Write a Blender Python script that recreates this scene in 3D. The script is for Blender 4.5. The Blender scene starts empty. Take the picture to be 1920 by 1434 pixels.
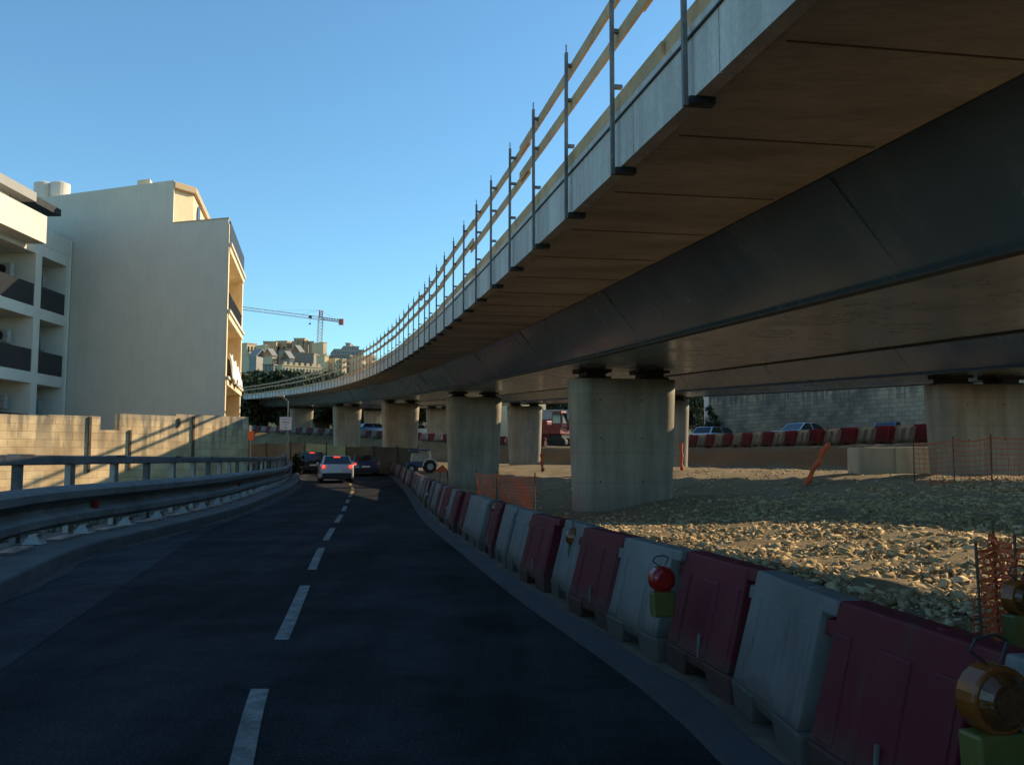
import bpy, bmesh, math, random
import numpy as np
from mathutils import Vector, Matrix
random.seed(7); RNG = np.random.default_rng(7)
R = math.radians
sc = bpy.context.scene
col = sc.collection
# ------------------------------------------------------------------ camera
FPX, CAMH, PITCH = 1732.0, 1.35, math.atan((860 - 717) / 1732.0)
cd = bpy.data.cameras.new('camera'); cam = bpy.data.objects.new('camera', cd); col.objects.link(cam)
cd.sensor_width = 36; cd.lens = 36 * FPX / 1920; cd.clip_end = 6000; cd.clip_start = .05
cam.location = (0, 0, CAMH); cam.rotation_euler = (R(90) + PITCH, 0, 0); sc.camera = cam
# ------------------------------------------------------------------ sky, sun, exposure
SUN = Vector((1.88, .85, 1.0)).normalized()
ELEV = math.asin(SUN.z); AZ = math.atan2(SUN.x, SUN.y)
w = bpy.data.worlds.new("World"); sc.world = w; w.use_nodes = True
nt = w.node_tree; bg = nt.nodes['Background']
sky = nt.nodes.new('ShaderNodeTexSky'); sky.sky_type = 'NISHITA'; sky.sun_disc = False
sky.sun_elevation = ELEV; sky.sun_rotation = AZ
sky.air_density = 1.0; sky.dust_density = .3; sky.ozone_density = 1.6
tint = nt.nodes.new('ShaderNodeMix'); tint.data_type = 'RGBA'; tint.blend_type = 'MULTIPLY'; tint.inputs[0].default_value = 1
tint.inputs[7].default_value = (.68, 1.02, 1.11, 1)          # cool white balance of the phone picture
nt.links.new(sky.outputs[0], tint.inputs[6]); nt.links.new(tint.outputs[2], bg.inputs[0]); bg.inputs[1].default_value = .128
sl = bpy.data.lights.new('sun', 'SUN'); so = bpy.data.objects.new('sun', sl); col.objects.link(so)
sl.energy = 5.0; sl.angle = R(.6); sl.color = (1, .79, .52)
so.rotation_euler = SUN.to_track_quat('Z', 'Y').to_euler()
sc.view_settings.view_transform = 'Standard'; sc.view_settings.look = 'None'
sc.view_settings.exposure = .55; sc.view_settings.gamma = 1
sc.cycles.max_bounces = 8; sc.cycles.diffuse_bounces = 4; sc.cycles.use_denoising = True

# ------------------------------------------------------------------ survey helpers
def ray(px, py):
    dx = (px - 960) / FPX; du = (717 - py) / FPX
    return dx, math.cos(PITCH) - du * math.sin(PITCH), math.sin(PITCH) + du * math.cos(PITCH)
def at(px, py, y):                       # point at forward distance y
    d = ray(px, py); t = y / d[1]; return Vector((d[0] * t, y, CAMH + d[2] * t))
def gp(px, py, h=0.0):                   # point on a level of height h
    d = ray(px, py); t = (h - CAMH) / d[2]; return (d[0] * t, d[1] * t)
def sstep(a, b, x):
    t = np.clip((x - a) / (b - a), 0, 1); return t * t * (3 - 2 * t)

# ------------------------------------------------------------------ plan of the road
def curve_fn(pts, deg=4):
    p = np.array(sorted(pts, key=lambda q: q[1])); ys_, xs_ = p[:, 1], p[:, 0]
    h = np.diff(ys_); dl = np.diff(xs_) / h
    m = np.empty(len(p)); m[1:-1] = (dl[:-1] * h[1:] + dl[1:] * h[:-1]) / (h[1:] + h[:-1]); m[0] = dl[0]; m[-1] = dl[-1]
    def hermite(y):
        k = np.clip(np.searchsorted(ys_, y) - 1, 0, len(h) - 1); t = (y - ys_[k]) / h[k]
        v = (2 * t**3 - 3 * t**2 + 1) * xs_[k] + (t**3 - 2 * t**2 + t) * h[k] * m[k] + (-2 * t**3 + 3 * t**2) * xs_[k + 1] + (t**3 - t**2) * h[k] * m[k + 1]
        v = np.where(y < ys_[0], xs_[0] + (y - ys_[0]) * m[0], v); return np.where(y > ys_[-1], xs_[-1] + (y - ys_[-1]) * m[-1], v)
    gy_ = np.arange(-60, 3200, .25); gv = hermite(gy_); acc = gv.copy(); sm = gv.copy()
    for q in (1, 2, 3): sm = sm + np.roll(gv, q) + np.roll(gv, -q)
    sm = sm / 7; sm[:4] = gv[:4]; sm[-4:] = gv[-4:]
    return lambda y: np.interp(np.asarray(y, float), gy_, sm)
BR = curve_fn([(1.32, 3.0), gp(1365, 1335), gp(1215, 1238), gp(1128, 1185), gp(1014, 1114), gp(924, 1051), gp(870, 1014),
               gp(834, 989), gp(793, 947), gp(777, 927), (-5.9, 50), (-8.0, 62), (-9.6, 70)], 4)
KL = curve_fn([gp(0, 1125), gp(151, 1048), gp(335, 997), (-6.6, 22), gp(502, 940), (-9.9, 42), (-11.9, 52), (-14.0, 61)], 3)
SEAM = curve_fn([gp(0, 1258), gp(200, 1120), gp(300, 1050), gp(400, 990), (-7.0, 27), (-9.2, 40), (-13.4, 61)], 3)
CL = curve_fn([(-1.15, 4.0), gp(485, 1292), gp(528, 1200), gp(572, 1098), gp(603, 1027), gp(624, 990), gp(640, 965), (-5.3, 30), (-7.2, 42), (-9.2, 52), (-11.6, 62)], 4)
def base_h(y):
    return .016 * np.clip(np.asarray(y, float) - 45, 0, 60)
# viaduct centre line and soffit level (surveyed)
VX = [0.312, -1.977, 0.05, -8.343, 7.035]; VH = [-0.019, 0.087, 2.174, 2.576]
def vx(y): return np.polyval(VX, np.asarray(y, float) / 50)
def vh(y): return np.polyval(VH, np.asarray(y, float) / 50)
def vt(y):                                # unit normal to the right of the axis
    d = np.polyval(np.polyder(VX), y / 50) / 50
    n = Vector((1, -d, 0)); return n.normalized()
# embankment of the upper road: x, y, foot level, top level
EMB = np.array([(24, 14, .95, 2.0), (17.5, 26, .95, 1.95), (13.6, 33, .9, 1.95), (11.6, 42, .9, 1.95), (9.6, 52, .9, 2.0),
                (6.0, 66, .9, 2.15), (1.0, 78, .9, 2.4), (-8, 86, 1.2, 2.9), (-18, 98, 1.6, 3.7), (-32, 112, 2.4, 4.6), (-60, 128, 3.4, 5.6), (-140, 150, 4, 6)], float)
def emb_eval(x, y):
    best = np.full(x.shape, 1e9); sd = np.zeros(x.shape); fh = np.zeros(x.shape); th = np.zeros(x.shape)
    for i in range(len(EMB) - 1):
        a = EMB[i]; b = EMB[i + 1]; d = b[:2] - a[:2]; L2 = d @ d
        t = np.clip(((x - a[0]) * d[0] + (y - a[1]) * d[1]) / L2, 0, 1)
        qx = a[0] + t * d[0]; qy = a[1] + t * d[1]
        dist = np.hypot(x - qx, y - qy)
        side = np.sign(d[1] * (x - a[0]) - d[0] * (y - a[1]))
        m = dist < best
        best = np.where(m, dist, best); sd = np.where(m, dist * side, sd)
        fh = np.where(m, a[2] + t * (b[2] - a[2]), fh); th = np.where(m, a[3] + t * (b[3] - a[3]), th)
    return sd, fh, th
def ht(x, y):
    x = np.asarray(x, float); y = np.asarray(y, float)
    x, y = np.broadcast_arrays(x, y)
    b = base_h(y)
    d = x - BR(y) - .45
    near = .40 * sstep(.2, 1.6, d) + .22 * sstep(1.6, 4.5, d) + .30 * sstep(4.5, 10, d)
    mid = .02 + .43 * sstep(3.2, 6.6, d) + .47 * sstep(6.6, 13, d)
    k = sstep(10, 21, y)
    site = near * (1 - k) + mid * k
    site = np.maximum(site, 0) * sstep(0, .4, d) - .03
    far = sstep(46, 60, y)
    site = site * (1 - far) + (site * .4 + .5) * far
    h = np.where(d > 0, np.maximum(site, b * .8), b - .03)
    left = KL(y) - 1.6 - x
    h = np.where(left > 0, b - .03 - .5 * sstep(0, 2, left), h)
    sd, fh, th = emb_eval(x, y)
    e = sstep(0, 2.3, sd)
    g = np.where(sd > -10, h + (fh - h) * sstep(-8, 0, sd), h)
    g = g + (th - g) * e
    hill = 23 * sstep(165, 300, y) * (1 - .55 * sstep(-20, 60, x)) + 5 * sstep(300, 420, y)
    g = g + hill + 90 * sstep(700, 1200, y) * (.6 + .4 * np.sin(x / 210 + 1))
    return g
def hgt(x, y): return float(ht(np.array([x]), np.array([y]))[0])

# ------------------------------------------------------------------ object helpers
def tag(o, label=None, cat=None, group=None, kind=None):
    if label: o['label'] = label
    if cat: o['category'] = cat
    if group: o['group'] = group
    if kind: o['kind'] = kind
    return o
def empty(name, loc=(0, 0, 0), rz=0.0):
    o = bpy.data.objects.new(name, None); col.objects.link(o); o.location = loc; o.rotation_euler = (0, 0, rz)
    o.empty_display_size = .3; return o
class MB:
    def __init__(s): s.v = []; s.f = []
    def add(s, vs, fs):
        n = len(s.v); s.v += [tuple(v) for v in vs]; s.f += [tuple(i + n for i in f) for f in fs]; return s
    def box(s, c, d, rz=0.0, taper=(1, 1)):
        cx, cy, cz = c; hx, hy, hz = d[0] / 2, d[1] / 2, d[2] / 2
        cr, sr = math.cos(rz), math.sin(rz); vs = []
        for z, tx, ty in ((-hz, 1, 1), (hz, taper[0], taper[1])):
            for x, y in ((-hx, -hy), (hx, -hy), (hx, hy), (-hx, hy)):
                x, y = x * tx, y * ty
                vs.append((cx + x * cr - y * sr, cy + x * sr + y * cr, cz + z))
        return s.add(vs, [(0, 3, 2, 1), (4, 5, 6, 7), (0, 1, 5, 4), (1, 2, 6, 5), (2, 3, 7, 6), (3, 0, 4, 7)])
    def hexa(s, vs):                      # 4 bottom + 4 top, counter-clockwise
        return s.add(vs, [(0, 3, 2, 1), (4, 5, 6, 7), (0, 1, 5, 4), (1, 2, 6, 5), (2, 3, 7, 6), (3, 0, 4, 7)])
    def tube(s, a, b, r, n=8, r2=None, cap=True):
        a = Vector(a); b = Vector(b); r2 = r if r2 is None else r2
        d = (b - a).normalized(); u = d.orthogonal().normalized(); v = d.cross(u)
        vs = [a + (u * math.cos(2 * math.pi * i / n) + v * math.sin(2 * math.pi * i / n)) * r for i in range(n)]
        vs += [b + (u * math.cos(2 * math.pi * i / n) + v * math.sin(2 * math.pi * i / n)) * r2 for i in range(n)]
        fs = [(i, (i + 1) % n, n + (i + 1) % n, n + i) for i in range(n)]
        if cap: fs += [tuple(range(n - 1, -1, -1)), tuple(range(n, 2 * n))]
        return s.add(vs, fs)
    def path(s, pts, r, n=6):
        for a, b in zip(pts, pts[1:]): s.tube(a, b, r, n)
        return s
    def prism(s, poly, axis_a, axis_b):   # polygon of 3D points at a, shifted by vector b
        n = len(poly); A = [Vector(p) + Vector(axis_a) for p in poly]; B = [Vector(p) + Vector(axis_b) for p in poly]
        return s.add(A + B, [tuple(range(n - 1, -1, -1)), tuple(range(n, 2 * n))] + [(i, (i + 1) % n, n + (i + 1) % n, n + i) for i in range(n)])
    def sweep(s, rings, closed=True, caps=True):
        m = len(rings[0]); n0 = len(s.v)
        for r in rings: s.v += [tuple(p) for p in r]
        for k in range(len(rings) - 1):
            for i in range(m if closed else m - 1):
                j = (i + 1) % m
                s.f.append((n0 + k * m + i, n0 + k * m + j, n0 + (k + 1) * m + j, n0 + (k + 1) * m + i))
        if caps and closed:
            s.f.append(tuple(n0 + i for i in range(m - 1, -1, -1))); e = n0 + (len(rings) - 1) * m
            s.f.append(tuple(e + i for i in range(m)))
        return s
    def mesh(s, name, m, smooth=False, fix=True):
        me = bpy.data.meshes.new(name); me.from_pydata(s.v, [], s.f); me.validate()
        if fix:
            bm = bmesh.new(); bm.from_mesh(me); bmesh.ops.recalc_face_normals(bm, faces=bm.faces); bm.to_mesh(me); bm.free()
        if m: me.materials.append(m)
        if smooth: me.polygons.foreach_set('use_smooth', [True] * len(me.polygons))
        return me
    def build(s, name, m, parent=None, smooth=False, bevel=0, fix=True, loc=None, seg=2):
        o = bpy.data.objects.new(name, s.mesh(name, m, smooth, fix)); col.objects.link(o)
        if parent: o.parent = parent
        if loc: o.location = loc
        if bevel:
            b = o.modifiers.new('bevel', 'BEVEL'); b.width = bevel; b.segments = seg; b.limit_method = 'ANGLE'; b.angle_limit = R(35)
        return o
def kids(o): return [c for c in bpy.data.objects if c.parent == o]
def collect(o):
    return (o, [collect(c) for c in kids(o)])
def copy_tree(t, parent=None):
    o, ch = t; c = o.copy(); col.objects.link(c); c.parent = parent
    for k in ch: copy_tree(k, c)
    return c

# ------------------------------------------------------------------ materials
def new_mat(name):
    m = bpy.data.materials.new(name); m.use_nodes = True
    return m, m.node_tree, m.node_tree.nodes['Principled BSDF']
def N(nt, t, **k):
    n = nt.nodes.new(t)
    for a, b in k.items():
        if a in n.inputs: n.inputs[a].default_value = b
        else: setattr(n, a, b)
    return n
def coords(nt, scale=(1, 1, 1), obj=False, rot=(0, 0, 0)):
    mp = N(nt, 'ShaderNodeMapping'); mp.inputs['Scale'].default_value = scale; mp.inputs['Rotation'].default_value = rot
    if obj: tc = N(nt, 'ShaderNodeTexCoord'); nt.links.new(tc.outputs['Object'], mp.inputs[0])
    else: g = N(nt, 'ShaderNodeNewGeometry'); nt.links.new(g.outputs['Position'], mp.inputs[0])
    return mp
def noise(nt, src, scale, detail=5, rough=.6):
    n = N(nt, 'ShaderNodeTexNoise'); n.inputs['Scale'].default_value = scale; n.inputs['Detail'].default_value = detail
    n.inputs['Roughness'].default_value = rough; nt.links.new(src.outputs[0], n.inputs['Vector']); return n
def ramp(nt, src, stops):
    r = N(nt, 'ShaderNodeValToRGB'); e = r.color_ramp.elements
    while len(e) < len(stops): e.new(.5)
    for i, (p, c) in enumerate(stops):
        e[i].position = p; e[i].color = c if len(c) == 4 else (*c, 1)
    nt.links.new(src, r.inputs[0]); return r
def mixc(nt, a, b, fac, mode='MIX'):
    m = N(nt, 'ShaderNodeMix'); m.data_type = 'RGBA'; m.blend_type = mode
    for s, v in ((6, a), (7, b), (0, fac)):
        if hasattr(v, 'is_linked') or hasattr(v, 'links'): nt.links.new(v, m.inputs[s])
        else: m.inputs[s].default_value = v if s == 0 else ((*v, 1) if len(v) == 3 else v)
    return m.outputs[2]
def bump(nt, p, h, strength=.4, dist=.02, prev=None):
    b = N(nt, 'ShaderNodeBump'); b.inputs['Strength'].default_value = strength; b.inputs['Distance'].default_value = dist
    nt.links.new(h, b.inputs['Height'])
    if prev: nt.links.new(prev, b.inputs['Normal'])
    nt.links.new(b.outputs[0], p.inputs['Normal']); return b.outputs[0]
def mat(name, c, rough=.6, var=.25, scale=2.0, fine=20, bmp=.2, metal=0, stretch=(1, 1, 1), obj=False, spec=.5, coat=0):
    m, nt, p = new_mat(name)
    cs = coords(nt, stretch, obj)
    n1 = noise(nt, cs, scale); n2 = noise(nt, cs, fine, 4)
    a = tuple(x * (1 - var) for x in c); b = tuple(min(1, x * (1 + var)) for x in c)
    r1 = ramp(nt, n1.outputs[0], [(.3, a), (.7, b)])
    r2 = ramp(nt, n2.outputs[0], [(.3, (1 - var * .6,) * 3), (.7, (1 + var * .3,) * 3)])
    nt.links.new(mixc(nt, r1.outputs[0], r2.outputs[0], 1.0, 'MULTIPLY'), p.inputs['Base Color'])
    p.inputs['Roughness'].default_value = rough; p.inputs['Metallic'].default_value = metal
    p.inputs['Specular IOR Level'].default_value = spec; p.inputs['Coat Weight'].default_value = coat
    if bmp: bump(nt, p, n2.outputs[0], bmp, .01)
    return m
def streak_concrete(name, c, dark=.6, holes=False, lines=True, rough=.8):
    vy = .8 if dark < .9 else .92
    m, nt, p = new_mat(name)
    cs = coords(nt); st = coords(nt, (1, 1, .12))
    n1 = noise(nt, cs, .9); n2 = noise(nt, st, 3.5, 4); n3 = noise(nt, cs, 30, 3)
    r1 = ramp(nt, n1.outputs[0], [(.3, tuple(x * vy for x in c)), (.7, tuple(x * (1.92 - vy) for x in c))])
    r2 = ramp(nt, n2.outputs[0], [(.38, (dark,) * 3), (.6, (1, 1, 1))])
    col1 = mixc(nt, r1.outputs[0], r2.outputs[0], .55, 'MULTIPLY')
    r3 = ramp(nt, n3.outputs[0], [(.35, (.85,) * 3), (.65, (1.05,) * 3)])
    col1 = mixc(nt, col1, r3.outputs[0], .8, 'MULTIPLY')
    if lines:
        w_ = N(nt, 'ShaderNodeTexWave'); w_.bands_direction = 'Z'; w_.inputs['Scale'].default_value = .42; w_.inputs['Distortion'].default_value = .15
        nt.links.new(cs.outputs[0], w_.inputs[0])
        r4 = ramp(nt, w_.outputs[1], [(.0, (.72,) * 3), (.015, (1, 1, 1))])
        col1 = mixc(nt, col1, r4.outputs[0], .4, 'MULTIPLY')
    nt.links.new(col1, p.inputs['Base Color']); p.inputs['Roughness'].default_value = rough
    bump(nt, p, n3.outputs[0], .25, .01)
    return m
def block_wall(name, c1, c2, mortar, bw=.62, bh=.265, axis='auto', stain=(.13, .12, .095), amount=.95, rot=0.0, pscale=.8, lo=(.62, .58, .54)):
    m, nt, p = new_mat(name)
    tc = N(nt, 'ShaderNodeTexCoord')
    sep = N(nt, 'ShaderNodeSeparateXYZ'); nt.links.new(tc.outputs['Object'], sep.inputs[0])
    cmb = N(nt, 'ShaderNodeCombineXYZ'); nt.links.new(sep.outputs['X'], cmb.inputs[0]); nt.links.new(sep.outputs['Z'], cmb.inputs[1])
    br = N(nt, 'ShaderNodeTexBrick'); nt.links.new(cmb.outputs[0], br.inputs['Vector'])
    br.inputs['Scale'].default_value = 1; br.inputs['Brick Width'].default_value = bw; br.inputs['Row Height'].default_value = bh
    br.inputs['Mortar Size'].default_value = .009; br.inputs['Mortar Smooth'].default_value = .3; br.inputs['Bias'].default_value = 0
    br.inputs['Color1'].default_value = (*c1, 1); br.inputs['Color2'].default_value = (*c2, 1); br.inputs['Mortar'].default_value = (*mortar, 1)
    mp = N(nt, 'ShaderNodeMapping'); nt.links.new(tc.outputs['Object'], mp.inputs[0]); mp.inputs['Scale'].default_value = (1, 1, .16)
    n1 = noise(nt, mp, 2.2, 5, .6)
    mp2 = N(nt, 'ShaderNodeMapping'); nt.links.new(tc.outputs['Object'], mp2.inputs[0])
    n2 = noise(nt, mp2, pscale, 6); n3 = noise(nt, mp2, 24, 3)
    r1 = ramp(nt, n1.outputs[0], [(.49, (0, 0, 0)), (.57, (1, 1, 1))])
    # rain stains run from the top: stronger near the coping (object z = 0)
    zz = N(nt, 'ShaderNodeMapRange'); nt.links.new(sep.outputs['Z'], zz.inputs[0]); zz.inputs[1].default_value = -2.0; zz.inputs[2].default_value = 0
    mm = N(nt, 'ShaderNodeMath'); mm.operation = 'MULTIPLY'; nt.links.new(r1.outputs[0], mm.inputs[0]); nt.links.new(zz.outputs[0], mm.inputs[1])
    m2 = N(nt, 'ShaderNodeMath'); m2.operation = 'MULTIPLY'; nt.links.new(mm.outputs[0], m2.inputs[0]); m2.inputs[1].default_value = amount
    r2 = ramp(nt, n2.outputs[0], [(.36, lo), (.64, (1.12, 1.08, 1.04))])
    c = mixc(nt, br.outputs[0], r2.outputs[0], .9, 'MULTIPLY')
    c = mixc(nt, c, stain, m2.outputs[0])
    top = N(nt, 'ShaderNodeMapRange'); nt.links.new(sep.outputs['Z'], top.inputs[0]); top.inputs[1].default_value = -.45; top.inputs[2].default_value = -.1
    tn = N(nt, 'ShaderNodeMath'); tn.operation = 'MULTIPLY'; nt.links.new(top.outputs[0], tn.inputs[0]); nt.links.new(n2.outputs[0], tn.inputs[1])
    c = mixc(nt, c, tuple(x * 1.8 for x in stain), tn.outputs[0])
    nt.links.new(c, p.inputs['Base Color']); p.inputs['Roughness'].default_value = .9
    b1 = bump(nt, p, n3.outputs[0], .4, .012)
    inv = N(nt, 'ShaderNodeMath'); inv.operation = 'SUBTRACT'; inv.inputs[0].default_value = 1; nt.links.new(br.outputs['Fac'], inv.inputs[1])
    bump(nt, p, inv.outputs[0], .7, .012, b1)
    return m
def asphalt(name, c, patch=.35, gloss=.75):
    m, nt, p = new_mat(name)
    cs = coords(nt); ln = coords(nt, (1, .10, 1), rot=(0, 0, R(10)))
    n1 = noise(nt, ln, 1.1, 6); n2 = noise(nt, cs, 55, 5, .8); n3 = noise(nt, cs, .55, 7, .7)
    r1 = ramp(nt, n1.outputs[0], [(.3, tuple(x * (1 - patch) for x in c)), (.72, tuple(x * (1 + patch) for x in c))])
    r2 = ramp(nt, n2.outputs[0], [(.32, (.35,) * 3), (.5, (.9,) * 3), (.68, (2.2,) * 3)])
    r3 = ramp(nt, n3.outputs[0], [(.38, (.5,) * 3), (.62, (1.6,) * 3)])
    cc = mixc(nt, r1.outputs[0], r2.outputs[0], .9, 'MULTIPLY'); cc = mixc(nt, cc, r3.outputs[0], .8, 'MULTIPLY')
    vo = N(nt, 'ShaderNodeTexVoronoi'); vo.feature = 'DISTANCE_TO_EDGE'; vo.inputs['Scale'].default_value = .45
    wp = mixc(nt, cs.outputs[0], n3.outputs[1], .22); nt.links.new(wp, vo.inputs['Vector'])
    ck = ramp(nt, vo.outputs[0], [(0, (.35,) * 3), (.006, (1, 1, 1))]); n4 = noise(nt, cs, .25, 3); cm = ramp(nt, n4.outputs[0], [(.52, (0, 0, 0)), (.60, (.9,) * 3)])
    cc = mixc(nt, cc, ck.outputs[0], cm.outputs[0], 'MULTIPLY')
    nt.links.new(cc, p.inputs['Base Color']); p.inputs['Roughness'].default_value = gloss; p.inputs['Specular IOR Level'].default_value = .07
    bump(nt, p, n2.outputs[0], .9, .008)
    return m
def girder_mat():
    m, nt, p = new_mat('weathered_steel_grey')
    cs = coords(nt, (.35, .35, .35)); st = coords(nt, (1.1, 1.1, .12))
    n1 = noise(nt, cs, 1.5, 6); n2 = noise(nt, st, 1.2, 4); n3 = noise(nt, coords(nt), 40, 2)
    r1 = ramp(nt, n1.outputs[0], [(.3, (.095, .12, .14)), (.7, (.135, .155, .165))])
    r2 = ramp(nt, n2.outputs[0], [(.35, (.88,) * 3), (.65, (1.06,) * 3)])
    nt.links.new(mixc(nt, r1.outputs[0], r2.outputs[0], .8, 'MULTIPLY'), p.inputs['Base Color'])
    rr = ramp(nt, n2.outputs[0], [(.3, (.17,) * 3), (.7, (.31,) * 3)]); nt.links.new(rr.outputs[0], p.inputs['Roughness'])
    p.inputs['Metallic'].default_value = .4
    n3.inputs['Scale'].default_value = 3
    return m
def glass(name, c=(.02, .03, .035), rough=.08):
    m, nt, p = new_mat(name); p.inputs['Base Color'].default_value = (*c, 1); p.inputs['Roughness'].default_value = rough
    p.inputs['Specular IOR Level'].default_value = .8; return m
def emit(name, c, s, base=(.3, .02, .02)):
    m, nt, p = new_mat(name); p.inputs['Base Color'].default_value = (*base, 1); p.inputs['Roughness'].default_value = .3
    p.inputs['Emission Color'].default_value = (*c, 1); p.inputs['Emission Strength'].default_value = s; return m
def foliage(name, a, b):
    m, nt, p = new_mat(name)
    g = N(nt, 'ShaderNodeNewGeometry'); r = ramp(nt, g.outputs['Random Per Island'], [(0, a), (.5, tuple((x + y) / 2 for x, y in zip(a, b))), (1, b)])
    n = noise(nt, coords(nt), .5, 3); r2 = ramp(nt, n.outputs[0], [(.35, (.65,) * 3), (.65, (1.2,) * 3)])
    nt.links.new(mixc(nt, r.outputs[0], r2.outputs[0], .8, 'MULTIPLY'), p.inputs['Base Color']); p.inputs['Roughness'].default_value = .7
    p.inputs['Specular IOR Level'].default_value = .2
    return m
M = {}
M['asphalt'] = asphalt('asphalt_dark', (.021, .0215, .024), .6, .95)
M['asphalt_old'] = asphalt('asphalt_worn', (.034, .035, .039), .2, .85)
M['paint'] = mat('road_paint_worn', (.145, .145, .135), .8, .65, 5, 30, .4)
M['paint_yellow'] = mat('road_paint_yellow', (.26, .18, .07), .8, .3, 3, 26, .3)
M['kerb'] = mat('kerb_concrete', (.085, .084, .083), .9, .3, 1.6, 18, .4)
M['strip'] = mat('edge_strip_concrete', (.034, .035, .039), .9, .3, 2.0, 30, .4)
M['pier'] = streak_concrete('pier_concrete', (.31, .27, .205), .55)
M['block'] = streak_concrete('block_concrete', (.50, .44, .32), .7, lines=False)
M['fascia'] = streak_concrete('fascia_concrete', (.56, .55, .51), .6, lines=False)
M['soffit'] = mat('formwork_soffit', (.45, .40, .33), .8, .3, .9, 12, .15, stretch=(.5, 1.4, 1))
M['girder'] = girder_mat()
M['joint'] = mat('joint_dark', (.15, .115, .08), .9, .2, 3, 20, 0)
M['black'] = mat('black_rubber', (.012, .012, .013), .6, .3, 5, 30, .2)
M['plate'] = mat('bearing_plate', (.3, .29, .27), .6, .3, 5, 30, .2)
M['timber'] = mat('yellow_timber', (.50, .33, .16), .75, .25, 1.3, 14, .2)
M['galv'] = mat('galvanised_steel', (.23, .235, .235), .45, .25, 3, 25, .15, metal=.6)
M['post_steel'] = mat('scaffold_post_steel', (.15, .148, .14), .6, .35, 3, 25, .15, metal=.3)
M['railpaint'] = mat('weathered_rail_steel', (.115, .115, .113), .75, .45, 1.2, 12, .25, metal=.1)
M['darksteel'] = mat('dark_steel', (.03, .033, .037), .55, .3, 3, 25, .15, metal=.5)
M['rust'] = mat('rusty_steel', (.09, .055, .035), .85, .4, 3, 25, .3)
M['render_grey'] = streak_concrete('cement_render_pale', (.60, .56, .47), .93, lines=False, rough=.9)
M['white_render'] = mat('white_render', (.58, .54, .46), .9, .08, .6, 12, .1)
M['limestone'] = mat('limestone_cream', (.70, .56, .36), .9, .12, .8, 14, .2)
M['garden_wall'] = block_wall('limestone_block_wall', (.70, .54, .31), (.58, .43, .24), (.44, .33, .19))
M['old_wall'] = block_wall('old_stone_wall', (.22, .19, .135), (.36, .30, .20), (.06, .05, .04), .62, .26, stain=(.05, .05, .05), amount=.9, pscale=.28, lo=(.40, .41, .43))
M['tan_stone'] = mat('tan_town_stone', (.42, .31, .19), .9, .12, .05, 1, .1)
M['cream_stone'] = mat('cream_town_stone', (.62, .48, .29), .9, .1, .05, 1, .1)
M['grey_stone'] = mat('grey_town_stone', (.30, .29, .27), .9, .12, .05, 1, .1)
M['shade_stone'] = mat('shaded_town_stone', (.26, .22, .18), .9, .15, .05, 1, .1)  # darker stone, shade put into the colour of town walls
M['roof_flat'] = mat('pale_roof', (.30, .28, .25), .9, .1, .1, 2, .1)
M['tinted'] = mat('tinted_panel', (.012, .015, .02), .35, .2, 3, 20, 0)
M['window'] = glass('window_dark')
M['carglass'] = glass('car_glass', (.012, .014, .018), .04)
def dirty_plastic(name, c, dirt=(.06, .05, .038)):
    m, nt, p = new_mat(name)
    tc = N(nt, 'ShaderNodeTexCoord'); cs = coords(nt); n1 = noise(nt, cs, 1.3, 6, .65); n2 = noise(nt, cs, 22, 5, .7); st = coords(nt, (1, 1, .2)); n3 = noise(nt, st, 9, 4)
    r1 = ramp(nt, n1.outputs[0], [(.3, tuple(x * .75 for x in c)), (.7, tuple(x * 1.2 for x in c))])
    sep = N(nt, 'ShaderNodeSeparateXYZ'); nt.links.new(tc.outputs['Object'], sep.inputs[0])
    mr = N(nt, 'ShaderNodeMapRange'); nt.links.new(sep.outputs['Z'], mr.inputs[0]); mr.inputs[1].default_value = .34; mr.inputs[2].default_value = -.02
    ad = N(nt, 'ShaderNodeMath'); ad.operation = 'MULTIPLY_ADD'; nt.links.new(n2.outputs[0], ad.inputs[0]); ad.inputs[1].default_value = .9; nt.links.new(mr.outputs[0], ad.inputs[2])
    f1 = ramp(nt, ad.outputs[0], [(.62, (0, 0, 0)), (1.0, (.75,) * 3)])
    f2 = ramp(nt, n3.outputs[0], [(.54, (0, 0, 0)), (.72, (.55,) * 3)])
    cc = mixc(nt, r1.outputs[0], dirt, f2.outputs[0]); cc = mixc(nt, cc, dirt, f1.outputs[0])
    nt.links.new(cc, p.inputs['Base Color']); p.inputs['Roughness'].default_value = .62; p.inputs['Specular IOR Level'].default_value = .3
    bump(nt, p, n2.outputs[0], .15, .01)
    tr = N(nt, 'ShaderNodeBsdfTranslucent'); tr.inputs[0].default_value = tuple(min(1, x * 3.2) for x in c) + (1,)   # hollow thin-walled polyethylene
    mx = N(nt, 'ShaderNodeMixShader'); mx.inputs[0].default_value = .30; nt.links.new(p.outputs[0], mx.inputs[1]); nt.links.new(tr.outputs[0], mx.inputs[2])
    nt.links.new(mx.outputs[0], nt.nodes['Material Output'].inputs['Surface']); return m
M['redplastic'] = dirty_plastic('red_barrier_plastic_worn', (.115, .010, .019)); M['whiteplastic'] = dirty_plastic('white_barrier_plastic_worn', (.175, .173, .168))
M['amber'] = mat('amber_lens', (.145, .042, .007), .25, .15, 8, 40, .05)
M['darklens'] = mat('amber_lens_dark', (.075, .026, .007), .2, .3, 30, 60, .2)
M['redlens'] = mat('red_lens', (.24, .009, .007), .25, .15, 8, 40, .05)
M['yellowbox'] = mat('yellow_green_plastic', (.078, .074, .014), .5, .15, 6, 30, .1)
M['orange'] = mat('orange_mesh_plastic', (.52, .085, .02), .6, .15, 3, 20, .0)
M['stone'] = None
M['tyre'] = mat('tyre_rubber', (.015, .015, .016), .8, .2, 10, 60, .2)
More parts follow.
